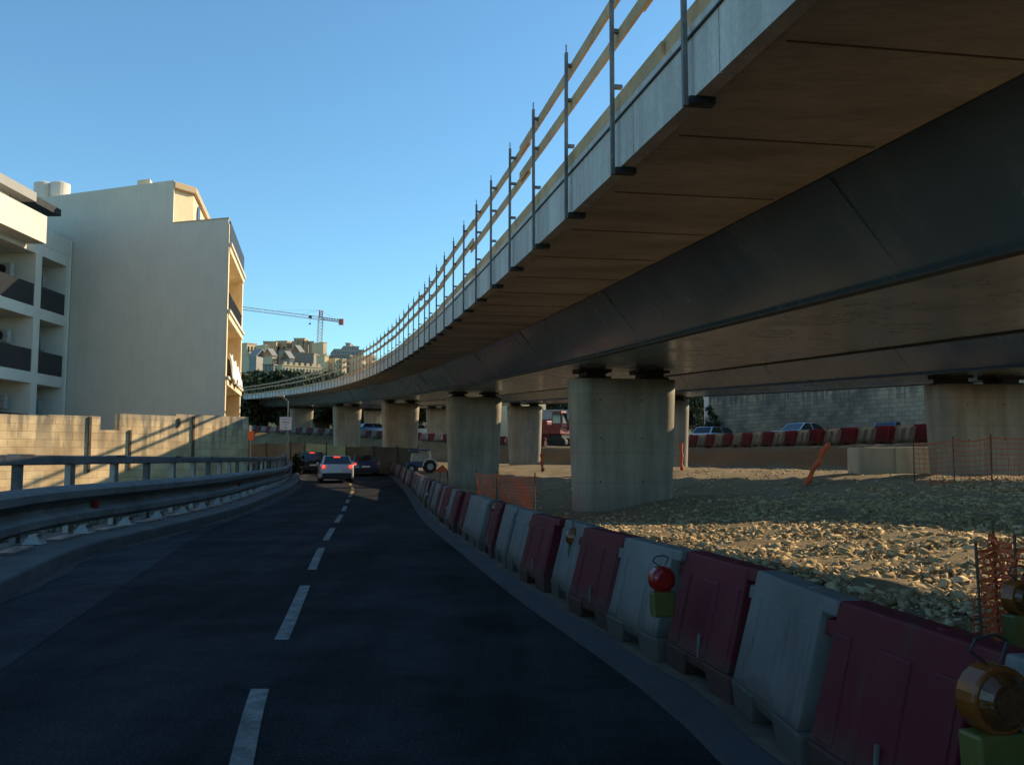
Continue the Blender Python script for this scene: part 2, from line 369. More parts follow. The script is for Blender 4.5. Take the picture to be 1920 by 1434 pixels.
M['rim'] = mat('alloy_rim', (.35, .36, .38), .35, .1, 10, 60, 0, metal=.8)
M['car_white'] = mat('car_paint_white', (.40, .42, .45), .25, .03, 3, 20, 0, coat=.6)
M['car_navy'] = mat('car_paint_navy', (.022, .032, .08), .22, .03, 3, 20, 0, coat=.8)
M['car_black'] = mat('car_paint_black', (.012, .014, .016), .22, .03, 3, 20, 0, coat=.8)
M['car_blue'] = mat('car_paint_blue', (.05, .12, .28), .25, .03, 3, 20, 0, coat=.6)
M['car_silver'] = mat('car_paint_silver', (.45, .48, .52), .3, .03, 3, 20, 0, metal=.4, coat=.6)
M['taillit'] = emit('tail_lamp_lit', (1, .05, .02), 1.7)
M['taildim'] = mat('tail_lamp_red', (.35, .01, .01), .2, .1, 5, 20, 0)
M['numplate'] = mat('number_plate', (.6, .6, .58), .4, .05, 8, 30, 0)
M['leaf_dark'] = foliage('leaves_dark', (.016, .026, .012), (.042, .058, .024))
M['leaf_olive'] = foliage('leaves_olive', (.035, .045, .020), (.075, .082, .035))
M['bark'] = mat('bark', (.12, .09, .06), .9, .3, 6, 30, .4)
M['machine_red'] = mat('machine_red', (.20, .02, .02), .5, .2, 2, 15, .1)
M['container_red'] = mat('container_red', (.16, .035, .035), .6, .25, 2, 15, .1)
M['machine_blue'] = mat('machine_blue', (.03, .08, .20), .5, .2, 2, 15, .1)
M['teal'] = mat('teal_paint', (.08, .40, .36), .6, .2, 2, 15, .1)
M['screen'] = mat('sunlit_screen_netting', (.22, .30, .20), .9, .3, .8, 30, .2)  # lighter green stands in for sun on the middle panels
M['screen_dark'] = mat('dark_screen_netting', (.085, .08, .06), .9, .3, .8, 30, .2)
M['cloth'] = mat('white_cloth', (.78, .78, .76), .9, .05, 3, 20, .1)
M['earth'] = mat('brown_earth_bank', (.20, .115, .06), .95, .4, 1.2, 9, .8)
# ------------------------------------------------------------------ ground
def ground_material():
    m, nt, p = new_mat('site_ground')
    cs = coords(nt)
    n1 = noise(nt, cs, .35, 6); n2 = noise(nt, cs, 7, 6, .7); n3 = noise(nt, cs, 1.6, 5)
    vor = N(nt, 'ShaderNodeTexVoronoi'); vor.inputs['Scale'].default_value = 9; nt.links.new(cs.outputs[0], vor.inputs[0])
    dirt = ramp(nt, n1.outputs[0], [(.3, (.17, .125, .068)), (.7, (.28, .215, .125))])
    r2 = ramp(nt, n2.outputs[0], [(.3, (.62,) * 3), (.7, (1.15,) * 3)])
    c = mixc(nt, dirt.outputs[0], r2.outputs[0], .9, 'MULTIPLY')
    # far away: scrub and dry earth
    sep = N(nt, 'ShaderNodeSeparateXYZ'); g = N(nt, 'ShaderNodeNewGeometry'); nt.links.new(g.outputs['Position'], sep.inputs[0])
    mr = N(nt, 'ShaderNodeMapRange'); nt.links.new(sep.outputs['Y'], mr.inputs[0]); mr.inputs[1].default_value = 118; mr.inputs[2].default_value = 160
    scrub = ramp(nt, n3.outputs[0], [(.3, (.03, .045, .02)), (.6, (.07, .085, .035)), (.8, (.16, .14, .08))])
    c = mixc(nt, c, scrub.outputs[0], mr.outputs[0])
    # steep banks show brown earth
    sn = N(nt, 'ShaderNodeSeparateXYZ'); nt.links.new(g.outputs['True Normal'], sn.inputs[0])
    st = N(nt, 'ShaderNodeMapRange'); nt.links.new(sn.outputs['Z'], st.inputs[0]); st.inputs[1].default_value = .96; st.inputs[2].default_value = .88
    yl = N(nt, 'ShaderNodeMapRange'); nt.links.new(sep.outputs['Y'], yl.inputs[0]); yl.inputs[1].default_value = 88; yl.inputs[2].default_value = 74  # brown fades with distance, pale far banks stand in for sunlight
    mm = N(nt, 'ShaderNodeMath'); mm.operation = 'MULTIPLY'; nt.links.new(st.outputs[0], mm.inputs[0]); nt.links.new(yl.outputs[0], mm.inputs[1])
    c = mixc(nt, c, (.25, .125, .05), mm.outputs[0])
    nt.links.new(c, p.inputs['Base Color']); p.inputs['Roughness'].default_value = .95; p.inputs['Specular IOR Level'].default_value = .2
    bump(nt, p, n2.outputs[0], .8, .06)
    return m
def axis(spans):
    out = []
    for a, b, s in spans: out += list(np.arange(a, b, s))
    return np.array(out + [spans[-1][1]])
gx = axis([(-2200, -300, 100), (-300, -90, 15), (-90, -30, 3), (-30, -18, 1), (-18, 26, .4), (26, 60, 2), (60, 300, 15), (300, 2200, 100)])
gy = axis([(-60, -4, 4), (-4, 28, .35), (28, 90, .8), (90, 170, 2), (170, 460, 12), (460, 3000, 80)])
GX, GY = np.meshgrid(gx, gy)
GZ = ht(GX, GY)
dn = GX - BR(GY)
rough_ = ((np.sin(GX * 3.1 + GY * 1.7) * np.sin(GY * 2.3 - GX * 1.1)) * .035 + RNG.normal(0, .018, GX.shape)) * sstep(.9, 2.0, dn) * (GY < 60)
GZ = GZ + rough_
nx, ny = len(gx), len(gy)
V = np.stack([GX.ravel(), GY.ravel(), GZ.ravel()], 1)
I = (np.arange(ny - 1)[:, None] * nx + np.arange(nx - 1)[None, :]).ravel()
F = np.stack([I, I + 1, I + nx + 1, I + nx], 1)
def np_mesh(name, V, F, m, smooth=False):
    me = bpy.data.meshes.new(name); k = F.shape[1]
    me.vertices.add(len(V)); me.vertices.foreach_set('co', V.astype(np.float32).ravel())
    me.loops.add(F.size); me.loops.foreach_set('vertex_index', F.astype(np.int32).ravel())
    me.polygons.add(len(F)); me.polygons.foreach_set('loop_start', (np.arange(len(F)) * k).astype(np.int32))
    me.polygons.foreach_set('loop_total', np.full(len(F), k, np.int32))
    if smooth: me.polygons.foreach_set('use_smooth', [True] * len(F))
    me.update(calc_edges=True); me.materials.append(m); return me
def link_mesh(name, me, parent=None):
    o = bpy.data.objects.new(name, me); col.objects.link(o)
    if parent: o.parent = parent
    return o
gm = ground_material()
tag(link_mesh('ground', np_mesh('ground', V, F, gm, True)), kind='structure')

# road sheets
def strip_sheet(name, fa, fb, y0, y1, z, m, step=.8, n=1):
    ys = np.arange(y0, y1 + .01, step); b = MB(); rings = []
    for y in ys:
        xa, xb = float(fa(y)), float(fb(y)); h = float(base_h(y)) + z
        rings.append([(xa + (xb - xa) * k / n, y, h) for k in range(n + 1)])
    b.sweep(rings, closed=False); o = b.build(name, m); tag(o, kind='structure'); return o
strip_sheet('road', lambda y: KL(y) - .05, lambda y: BR(y) - .28, -20, 78, 0, M['asphalt'], n=6)
strip_sheet('worn_road_edge', lambda y: KL(y) - .04, SEAM, -20, 70, .004, M['asphalt_old'])
def solid_strip(name, fa, fb, y0, y1, zt, m, step=.8, zb=-.3, bev=0):
    b = MB(); rings = []
    for y in np.arange(y0, y1 + .01, step):
        xa, xb = float(fa(y)), float(fb(y)); h = float(base_h(y))
        rings.append([(xa, y, h + zb), (xb, y, h + zb), (xb, y, h + zt), (xa, y, h + zt)])
    b.sweep(rings); return b.build(name, m, bevel=bev)
tag(solid_strip('kerb_strip', lambda y: BR(y) - .30, lambda y: BR(y) + .75, -12, 76, .035, M['strip']), kind='structure')
tag(solid_strip('kerb', lambda y: KL(y) - 1.25, lambda y: KL(y), -12, 66, .18, M['kerb'], bev=.03), kind='structure')
# dusty line at barrier feet
b = MB(); rings = []
for y in np.arange(2, 60, .5):
    xa = float(BR(y)); h = float(base_h(y)) + .039; j = .03 * math.sin(y * 3.7) + .02 * math.sin(y * 9.1)
    rings.append([(xa - .07 + j, y, h), (xa + .10, y, h)])
b.sweep(rings, closed=False); tag(b.build('dust_strip', mat('dust', (.085, .062, .04), .95, .4, 3, 20, .3)), kind='structure')
b = MB(); rings = []
for y in np.arange(3, 56, .4):
    xa = float(KL(y)); h = float(base_h(y)) + .0085; j = .06 * math.sin(y * 1.3) + .04 * math.sin(y * 4.1)
    rings.append([(xa - .02, y, h), (xa + .16 + j, y, h)])
b.sweep(rings, closed=False); tag(b.build('gutter_dirt_strip', mat('gutter_dirt', (.03, .025, .018), .95, .5, 2, 14, .3)), kind='structure')
b = MB(); rings = []
for y in np.arange(-6, 62, .8):
    xa = float(KL(y)) - 1.26; h = float(base_h(y)); rings.append([(xa - 1.5, y, h - .08), (xa - .7, y, h + .13 + .03 * math.sin(y * 2.1)), (xa, y, h + .10)])
b.sweep(rings, closed=False); tag(b.build('verge', mat('shaded_verge_soil', (.045, .045, .028), .95, .5, 2.5, 14, .8)), kind='structure')  # soil darkened to stand in for shade behind the guardrail
# lane dashes (markings)
def dash(pts_y, w_, m, name='lane_marking'):
    b = MB(); rings = []
    for y in np.linspace(pts_y[0], pts_y[1], 6):
        x = float(CL(y)); h = float(base_h(y)) + .005
        rings.append([(x - w_ / 2, y, h), (x + w_ / 2, y, h)])
    b.sweep(rings, closed=False); return tag(b.build(name, m), kind='structure')
gyy = lambda py: gp(600, py)[1]
for a_, c_ in ((1600, 1292), (1200, 1098), (1068, 1027), (1013, 990), (980, 965)):
    dash((gyy(a_), gyy(c_)), .108, M['paint'])
y_ = gyy(965) + 1.6
while y_ < 34:
    dash((y_, y_ + 2.5), .108, M['paint']); y_ += 4.4
for y0_, y1_ in ((36, 39.5), (41.5, 44.5), (46.5, 49)): dash((y0_, y1_), .13, M['paint_yellow'])

# ------------------------------------------------------------------ stones
def stone_mesh(n, place, smin, smax, m, name, flat=.6):
    P = place(n); n = len(P); V_, F_, base = [], [], 0; rr = random.Random(n)
    var = RNG.integers(0, 16, n)
    for v in range(16):
        bm = bmesh.new(); k0 = rr.choice((6, 7, 8, 9))
        for q in range(k0):
            d = Vector((rr.gauss(0, 1), rr.gauss(0, 1), rr.gauss(0, 1))).normalized() * rr.uniform(.75, 1.15); bm.verts.new((d.x * 1.1, d.y * .9, d.z))
        bmesh.ops.convex_hull(bm, input=bm.verts[:]); bmesh.ops.delete(bm, geom=[x for x in bm.verts if not x.link_faces], context='VERTS')
        bmesh.ops.triangulate(bm, faces=bm.faces[:]); bm.verts.index_update(); fc = np.array([[x.index for x in f.verts] for f in bm.faces]); ic = np.array([x.co[:] for x in bm.verts]); bm.free()
        Pv = P[var == v]; m_ = len(Pv); K = len(ic)
        sz = smin + (smax - smin) * RNG.random(m_) ** 4.2
        s3 = np.stack([sz * RNG.uniform(.6, 1.4, m_), sz * RNG.uniform(.6, 1.4, m_), sz * RNG.uniform(flat * .6, flat * 1.4, m_)], 1)
        a = RNG.uniform(0, 6.28, m_); tl = RNG.normal(0, .4, m_); W = ic[None] * s3[:, None]
        x = W[..., 0] * np.cos(a)[:, None] - W[..., 1] * np.sin(a)[:, None]; y = W[..., 0] * np.sin(a)[:, None] + W[..., 1] * np.cos(a)[:, None]; z = W[..., 2]
        x2 = x * np.cos(tl)[:, None] + z * np.sin(tl)[:, None]; z2 = -x * np.sin(tl)[:, None] + z * np.cos(tl)[:, None]
        V_.append(np.stack([x2 + Pv[:, 0:1], y + Pv[:, 1:2], z2 + Pv[:, 2:3]], -1).reshape(-1, 3)); F_.append((fc[None] + (np.arange(m_) * K)[:, None, None]).reshape(-1, 3) + base); base += m_ * K
    return np_mesh(name, np.concatenate(V_), np.concatenate(F_), m)
def stone_material():
    m, nt, p = new_mat('limestone_rubble')
    g = N(nt, 'ShaderNodeNewGeometry'); r = ramp(nt, g.outputs['Random Per Island'], [(0, (.24, .165, .08)), (.35, (.37, .27, .145)), (.75, (.47, .36, .20)), (1, (.60, .48, .30))])
    n = noise(nt, coords(nt), 25, 4); r2 = ramp(nt, n.outputs[0], [(.3, (.75,) * 3), (.7, (1.1,) * 3)])
    nt.links.new(mixc(nt, r.outputs[0], r2.outputs[0], .9, 'MULTIPLY'), p.inputs['Base Color']); p.inputs['Roughness'].default_value = .92
    p.inputs['Specular IOR Level'].default_value = .2; bump(nt, p, n.outputs[0], .5, .02); return m
M['stone'] = stone_material()
def place_near(n):
    y = 2.5 + 20 * RNG.random(n) ** 1.15; d = .85 + RNG.random(n) ** 1.1 * (5 + y * .5)
    x = BR(y) + d
    keep = RNG.random(n) < np.clip(1.15 - (y - 13) / 12, .15, 1) ; x, y = x[keep], y[keep]
    return np.stack([x, y, ht(x, y) + .005], 1)
def place_ridge(n):
    y = 2.5 + 14 * RNG.random(n) ** 1.2; x = BR(y) + .8 + RNG.random(n) * .7
    return np.stack([x, y, ht(x, y) + .02 + .10 * RNG.random(n)], 1)
def place_far(n):
    y = 15 + 26 * RNG.random(n); x = BR(y) + 1.0 + RNG.random(n) * 17
    return np.stack([x, y, ht(x, y) + .0], 1)
tag(link_mesh('rubble_stones', stone_mesh(110000, place_near, .009, .084, M['stone'], 'rubble')), 'pale broken limestone rubble spread behind the plastic barriers', 'rubble', kind='stuff')
tag(link_mesh('rubble_ridge', stone_mesh(2600, place_ridge, .02, .11, M['stone'], 'ridge')), 'ridge of larger limestone lumps heaped against the barriers', 'rubble', kind='stuff')
tag(link_mesh('gravel', stone_mesh(7000, place_far, .015, .085, M['stone'], 'gravel')), 'loose gravel scattered under the viaduct', 'gravel', kind='stuff')

# ------------------------------------------------------------------ viaducts
def axis_point(y, off, shift=0.0):
    n = vt(y); o = off + shift; return Vector((float(vx(y)) + n.x * o, y + n.y * o, float(vh(y))))
def sec_ring(y, pts, shift): return [axis_point(y, o, shift) + Vector((0, 0, h)) for o, h in pts]
YS = list(np.concatenate([np.arange(-24, 30, 1.0), np.arange(30, 152, 1.8)]))
def make_pier(y, shift, parent):
    c = axis_point(y, 0, shift); n = vt(y); th = math.atan2(n.y, n.x)
    top = float(vh(y)) - .26; bot = hgt(c.x, c.y) - .6
    b = MB(); rings = []
    for k, z in enumerate(np.linspace(bot, top, 9)):
        t = (z - (top - 3.6)) / 3.6; W = 2.77 - .30 * (1 - min(1, t)); D = 1.25
        r = .42; pts = []
        for cx, cy, a0 in ((W / 2 - r, D / 2 - r, 0), (-W / 2 + r, D / 2 - r, 90), (-W / 2 + r, -D / 2 + r, 180), (W / 2 - r, -D / 2 + r, 270)):
            for q in range(7):
                a = R(a0 + q * 15); x = cx + r * math.cos(a); yy = cy + r * math.sin(a)
                if x < 0: x -= (.10 if t > 0 else 0) * 0
                pts.append((c.x + x * math.cos(th) - yy * math.sin(th), c.y + x * math.sin(th) + yy * math.cos(th), z))
        rings.append(pts)
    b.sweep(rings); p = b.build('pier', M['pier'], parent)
    bm = bmesh.new(); bm.from_mesh(p.data)
    for f in bm.faces: f.smooth = len(f.verts) == 4
    bm.to_mesh(p.data); bm.free()
    for s in (-.78, .78):
        q = MB(); bc = c + n * s
        for z0, z1, d in ((0, .07, .78), (.07, .19, .5), (.19, .275, .84)):
            q.box((bc.x, bc.y, top + (z0 + z1) / 2 - .0), (d, .8, z1 - z0 - .001), th)
        q.build('bearing', M['black'], p)
    # tie holes on the face towards the traffic
    for ux in (-.75, .35):
        for uz in (.55, 1.5, 2.6):
            if top - uz < bot + .8: continue
            q = MB(); cc = c + n * ux + Vector((n.y, -n.x, 0)) * (.61)
            q.tube((cc.x, cc.y, top - uz), (cc.x + n.y * .018, cc.y - n.x * .018, top - uz), .022, 8); q.build('tie_hole', M['black'], p)
    return p
def viaduct(shift, L, Rr, piers, label, name='viaduct'):
    root = empty(name, (float(vx(24)) + shift, 24, 0)); tag(root, label, 'viaduct')
    bpy.context.view_layer.update(); inv = root.matrix_world.inverted()
    parts = []
    def P(b, nm, m, **k): o = b.build(nm, m, **k); o.parent = root; o.matrix_parent_inverse = inv; parts.append(o); return o
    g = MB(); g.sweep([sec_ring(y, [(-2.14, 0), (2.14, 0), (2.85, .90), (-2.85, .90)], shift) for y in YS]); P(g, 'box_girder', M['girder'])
    s = MB(); s.sweep([sec_ring(y, [(-L + .12, .915), (Rr - .12, .915), (Rr - .12, 1.15), (-L + .12, 1.15)], shift) for y in YS]); P(s, 'deck_slab', M['soffit'])
    # flanges at the girder corners
    fl = MB()
    for o_ in (-2.14, 2.14): fl.sweep([sec_ring(y, [(o_ - .07, -.025), (o_ + .07, -.025), (o_ + .07, -.002), (o_ - .07, -.002)], shift) for y in YS])
    P(fl, 'bottom_flange', M['darksteel'])
    # stiffener seams on the girder web
    # shuttering joints on the soffit
    y = .55
    while y < 60:
        j = MB(); a = axis_point(y, -L + .2, shift); c = axis_point(y, -2.9, shift); d = Vector((vt(y).y * -1, vt(y).x, 0))
        z = Vector((0, 0, .908))
        j.hexa([a + z - d * .007, c + z - d * .007, c + z + d * .007, a + z + d * .007] + [q + z + Vector((0, 0, .012)) for q in (a - d * .007, c - d * .007, c + d * .007, a + d * .007)])
        P(j, 'formwork_joint', M['joint']); y += 1.78
    for y in np.arange(8.5, 120, 7.4):
        for sd in (-1, 1):
            q = MB(); rr = []
            for yy in (y - .035, y + .035): rr.append(sec_ring(yy, [(sd * 2.14, .02), (sd * 2.155, .02), (sd * 2.86, .88), (sd * 2.84, .88)], shift))
            q.sweep(rr); P(q, 'web_splice', M['girder'])
    # pale precast fascia panels, one per bay, on both edges (near edge split in panels)
    for side, e in ((-1, L), (1, Rr)):
        if (side < 0 and shift == 0):
            y = -8.0; k = 0
            while y < 150 and k < 95:
                y1 = y + 1.8 - .018; f_ = MB(); o0, o1 = -e, -e + .115
                rr = []
                for yy in (y, (y + y1) / 2, y1): rr.append(sec_ring(yy, [(o0, .903), (o1, .903), (o1, 1.42), (o0, 1.42)], shift))
                f_.sweep(rr); P(f_, 'fascia_panel', M['fascia']); y += 1.8; k += 1
            lp = MB(); lp.sweep([sec_ring(yy, [(-e - .018, 1.33), (-e - .002, 1.33), (-e - .002, 1.345), (-e - .018, 1.345)], shift) for yy in YS]); P(lp, 'fascia_groove', M['darksteel'])
        else:
            f_ = MB(); q0, q1 = sorted((side * e, side * (e - .115)))
            f_.sweep([sec_ring(yy, [(q0, .885), (q1, .885), (q1, 1.40), (q0, 1.40)], shift) for yy in YS]); P(f_, 'fascia_edge', M['fascia'])
    for y in piers:
        p = make_pier(y, shift, None); p.parent = root; p.matrix_parent_inverse = inv
    return root
via = viaduct(0, 4.73, 3.4, (-20, 2, 24, 46, 68.5, 90, 111, 133), 'long curved viaduct overhead, steel box girder and brown soffit above the right of the road')
via2 = viaduct(10.1, 2.95, 3.3, (-19, 2, 23.6, 46, 69.5, 92, 114, 136), 'second viaduct running parallel behind the first, seen under its girder')

# temporary edge protection on the near edge
ep = empty('edge_protection_railing', tuple(axis_point(10, -4.78) + Vector((0, 0, .9)))); tag(ep, 'temporary railing of steel posts and yellow timber boards along the viaduct edge', 'railing')
bpy.context.view_layer.update(); epi = ep.matrix_world.inverted()
def epart(b, nm, m, **k):
    o = b.build(nm, m, **k); o.parent = ep; o.matrix_parent_inverse = epi; return o
edge_y = []
y = 6.84 - 1.76 * 4; kk = 0
while y < 150 and kk < 88:
    n = vt(y); a = axis_point(y, -4.79); tl = random.uniform(-.012, .012); d = Vector((n.y * -1, n.x, 0))
    top = a + Vector((0, 0, .90 + 1.72)) + d * tl * 4
    b = MB(); b.hexa([a + Vector((0, 0, .84)) + n * i * .016 + d * j * .02 for i, j in ((-1, -1), (1, -1), (1, 1), (-1, 1))] + [top + n * i * .016 + d * j * .02 for i, j in ((-1, -1), (1, -1), (1, 1), (-1, 1))])
    b.tube(top, top + Vector((0, 0, .09)), .008, 5)
    for hz in (1.62, 2.12, 2.5): b.box(tuple(a + n * .045 + Vector((0, 0, hz))), (.09, .05, .03), math.atan2(n.y, n.x))
    epart(b, 'post', M['post_steel'])
    if y < 45:
        q = MB(); c = a + n * .11 + Vector((0, 0, .874)); q.box(tuple(c), (.18, .085, .05), math.atan2(n.y, n.x)); epart(q, 'clamp_foot', M['darksteel'])
    edge_y.append(y); y += 1.76 if (y < 17 or random.random() > .08) else 1.3; kk += 1
for lev, hh, zt in ((0, .14, 1.435), (1, .12, 2.03), (2, .12, 2.41)):
    y = -3.0; k = 0
    while y < 148:
        Ls = 5.4; b = MB(); j0 = random.uniform(-.035, .035); j1 = random.uniform(-.035, .035); rr = []; of = -4.73 + (.03 if k % 2 else .0)
        for t in np.linspace(-.06, 1.04, 5):
            yy = y + Ls * t; zz = zt + j0 + (j1 - j0) * t
            rr.append(sec_ring(yy, [(of, zz), (of + .026, zz), (of + .026, zz + hh), (of, zz + hh)], 0))
        b.sweep(rr); epart(b, 'timber_board', M['timber']); y += Ls; k += 1

# ------------------------------------------------------------------ plastic barriers
def barrier_mesh():
    b = MB(); L = .515
    def seg(z0, z1, d0, d1, x0, x1, x0t=None, x1t=None):
        x0t = x0 if x0t is None else x0t; x1t = x1 if x1t is None else x1t
        b.hexa([(x0, -d0, z0), (x1, -d0, z0), (x1, d0, z0), (x0, d0, z0), (x0t, -d1, z1), (x1t, -d1, z1), (x1t, d1, z1), (x0t, d1, z1)])
    seg(0, .15, .200, .212, -L + .02, -.20, -L, -.13); seg(0, .15, .200, .212, .20, L - .02, .13, L)
    b.hexa([(-.24, -.19, .085), (.24, -.19, .085), (.24, .19, .085), (-.24, .19, .085), (-.24, -.203, .149), (.24, -.203, .149), (.24, .203, .149), (-.24, .203, .149)])
    seg(.15, .72, .205, .062, -L + .015, L - .05, -L + .035, L - .06)
    seg(.560, .632, .085, .072, -L - .075, -L + .10); seg(.652, .721, .073, .058, L - .2, L + .075)
    # raised ribs on both faces of the slope
    for s in (-1, 1):
        for x0, x1 in ((-.455, -.30), (-.12, .14), (.27, .43)):
            f0 = lambda z: .205 + (.062 - .205) * (z - .15) / .57
            v = []
            for z in (.17, .60):
                for o in (-.02, .009):
                    v.append((z, s * (f0(z) + o)))
            b.hexa([(x0, v[0][1], .17), (x1, v[0][1], .17), (x1, v[1][1], .17), (x0, v[1][1], .17), (x0 + .01, v[2][1], .60), (x1 - .01, v[2][1], .60), (x1 - .01, v[3][1], .60), (x0 + .01, v[3][1], .60)])
    b.tube((.2, 0, .70), (.2, 0, .728), .035, 10)
    return b
bw_ = barrier_mesh().build('body', M['whiteplastic'], bevel=.012); br_ = barrier_mesh().build('body', M['redplastic'], bevel=.012)
refl = MB(); refl.box((.02, -.2, .23), (.018, .012, .14)); refl_me = refl.mesh('reflector', M['galv'])
def barrier_at(x, y, z, ang, red, label, group, detail=True, lean=0.0):
    e = empty('plastic_barrier', (x, y, z), ang); tag(e, label, 'barrier', group); e.rotation_euler = (lean, 0, ang)
    c = (br_ if red else bw_).copy(); c.parent = e; col.objects.link(c)
    if detail and red:
        r = bpy.data.objects.new('drain_slot', refl_me); col.objects.link(r); r.parent = e; r.rotation_euler = (0, R(8), 0)
    return e
seq = 'WRWRWRWRWWRWWRR'
seq += 'WR' * 40
ys = 1.90; i = 0; GB = 'red and white plastic barriers along the road edge'
near_lbl = {0: 'white plastic barrier at the bottom right corner of the photo, nearest of the row', 1: 'dark red plastic barrier nearest the camera, with the amber lamp before it',
            2: 'large white plastic barrier between the two nearest red ones', 3: 'red plastic barrier directly right of the red warning lamp',
            4: 'white plastic barrier carrying the round red warning lamp', 5: 'red plastic barrier left of the one with the red lamp',
            6: 'white plastic barrier with an amber lamp and yellow box on its right end', 7: 'red plastic barrier between the amber lamp barrier and a pair of white ones',
            8: 'right one of the nearer pair of adjoining white barriers', 9: 'left one of the nearer pair of adjoining white barriers',
            10: 'single red barrier between the two pairs of white barriers', 11: 'right one of the farther pair of adjoining white barriers', 12: 'left one of the farther pair of adjoining white barriers',
            13: 'nearer one of the two adjoining red barriers', 14: 'farther one of the two adjoining red barriers'}
barrier_pos = []
while ys < 71:
    red = seq[i] == 'R'; x0 = float(BR(ys)); dydx = (float(BR(ys + .3)) - x0) / .3; ln = 1.06 / math.hypot(1, dydx)
    yc = ys + ln / 2; xc = float(BR(yc)) + .215
    ang = math.atan2(-1, -dydx) + random.uniform(-.02, .02)   # local +x points towards the camera, local -y towards the road
    ang = math.atan2(-1, -dydx)
    lab = near_lbl.get(i) or (('red' if red else 'white') + (' plastic barrier in the sunlit stretch of the kerbside row' if yc < 36 else ' plastic barrier in the far bend of the kerbside row'))
    z = float(base_h(yc)) + .036
    jx = random.uniform(-.03, .03)
    e = barrier_at(xc + jx * 1.5, yc, z, ang + random.uniform(-.055, .055), red, lab, GB, yc < 20)
    barrier_pos.append((xc, yc, z, ang)); ys += ln; i += 1
# lamps
def lamp(name, x, y, z, ang, lens, label, s=1.0, handle=True):
    e = empty(name, (x, y, z), ang); tag(e, label, 'warning lamp', 'battery warning lamps on the barriers'); e.scale = (s, s, s)
    b = MB(); b.box((0, 0, -.10), (.17, .10, .20), 0, (1.12, 1)); b.build('battery_box', M['yellowbox'], e, bevel=.012)
    q = MB(); q.tube((0, -.045, .095), (0, .045, .095), .105, 24); q.build('lens_housing', lens, e, bevel=.01)
    q = MB(); q.tube((0, -.075, .095), (0, -.046, .095), .062, 20, .088); q.tube((0, .046, .095), (0, .075, .095), .088, 20, .062)
    for k in range(1, 4): q.tube((0, -.077 - k * .002, .095), (0, -.0765 - k * .002, .095), .066 - k * .016, 20)
    q.build('lens', M['darklens'] if lens == M['amber'] else lens, e, bevel=.004)
    if handle:
        h = MB(); pts = [(-.02, 0, .2), (-.075, 0, .24), (-.055, 0, .275), (.02, 0, .285), (.06, 0, .265), (.03, 0, .2)]; h.path(pts, .005, 5); h.build('handle', M['darksteel'], e)
    return e
def lamp_px(px, py, y, lens, label, ang, s=1.0, handle=True):
    p = at(px, py, y); return lamp('warning_lamp', p.x, p.y, p.z, ang, lens, label, s, handle)
A0 = R(12)
lamp_px(1241, 1108, 5.75, M['redlens'], 'round red warning lamp with wire handle and yellow battery box', A0, .76)
lamp_px(1865, 1368, 2.75, M['amber'], 'large amber warning lamp on a yellow box in the bottom right corner', A0, .95)
lamp_px(1075, 1022, 8.7, M['amber'], 'amber warning lamp turned edge-on with a yellow-green box on the white barrier', R(75), .8)
lamp_px(932, 962, 13.0, M['amber'], 'amber lamp standing on the barriers beside the orange mesh, nearer one', R(60), .75)
lamp_px(876, 948, 16.5, M['amber'], 'amber lamp standing on the barriers at the near red pair', R(60), .75)
lamp_px(838, 938, 20.5, M['amber'], 'small amber lamp on the barriers where sunlight begins', R(60), .75)
lamp_px(842, 962, 18.6, M['amber'], 'amber lamp hung low in front of the barriers', R(20), .7)
lamp_px(805, 935, 24.5, M['amber'], 'amber lamp hung on the sunlit barriers', R(20), .8)
lamp_px(1152, 1110, 7.5, M['amber'], 'amber lamp and yellow box half hidden in the gap between red and white barriers', R(70), .6)
lamp_px(1912, 1150, 4.2, M['amber'], 'amber lamp with yellow box behind the barriers at the right edge of the photo', R(20), .75)

# ------------------------------------------------------------------ guardrail on the left kerb
gr = empty('guardrail', (float(KL(12)) - .9, 12, .18)); tag(gr, 'long grey steel guardrail with corrugated beam and tubular handrail on the left kerb', 'guardrail')
bpy.context.view_layer.update(); gri = gr.matrix_world.inverted()
def gpart(b, nm, m, **k):
    o = b.build(nm, m, **k); o.parent = gr; o.matrix_parent_inverse = gri; return o
def kl_ring(y, pts, extra=0.0):
    d = (float(KL(y + .5)) - float(KL(y - .5))); n = Vector((1, -d, 0)).normalized(); c = Vector((float(KL(y)), y, float(base_h(y))))
    return [c + n * o + Vector((0, 0, h)) for o, h in pts]
prof = [(-.62, .37), (-.50, .40), (-.45, .45), (-.45, .54), (-.58, .61), (-.60, .66), (-.58, .71), (-.45, .78), (-.45, .88), (-.50, .93), (-.62, .96)]
prof = prof + [(o - .012, h) for o, h in reversed(prof)]
ysg = np.arange(1, 61, 1.0)
b = MB(); b.sweep([kl_ring(y, prof) for y in ysg]); gpart(b, 'corrugated_beam', M['railpaint'])
b = MB(); b.sweep([kl_ring(y, [(-1.02, 1.26), (-.86, 1.26), (-.86, 1.40), (-1.02, 1.40)]) for y in ysg]); gpart(b, 'handrail', M['railpaint'], bevel=.02)
y = 1.9; k = 0
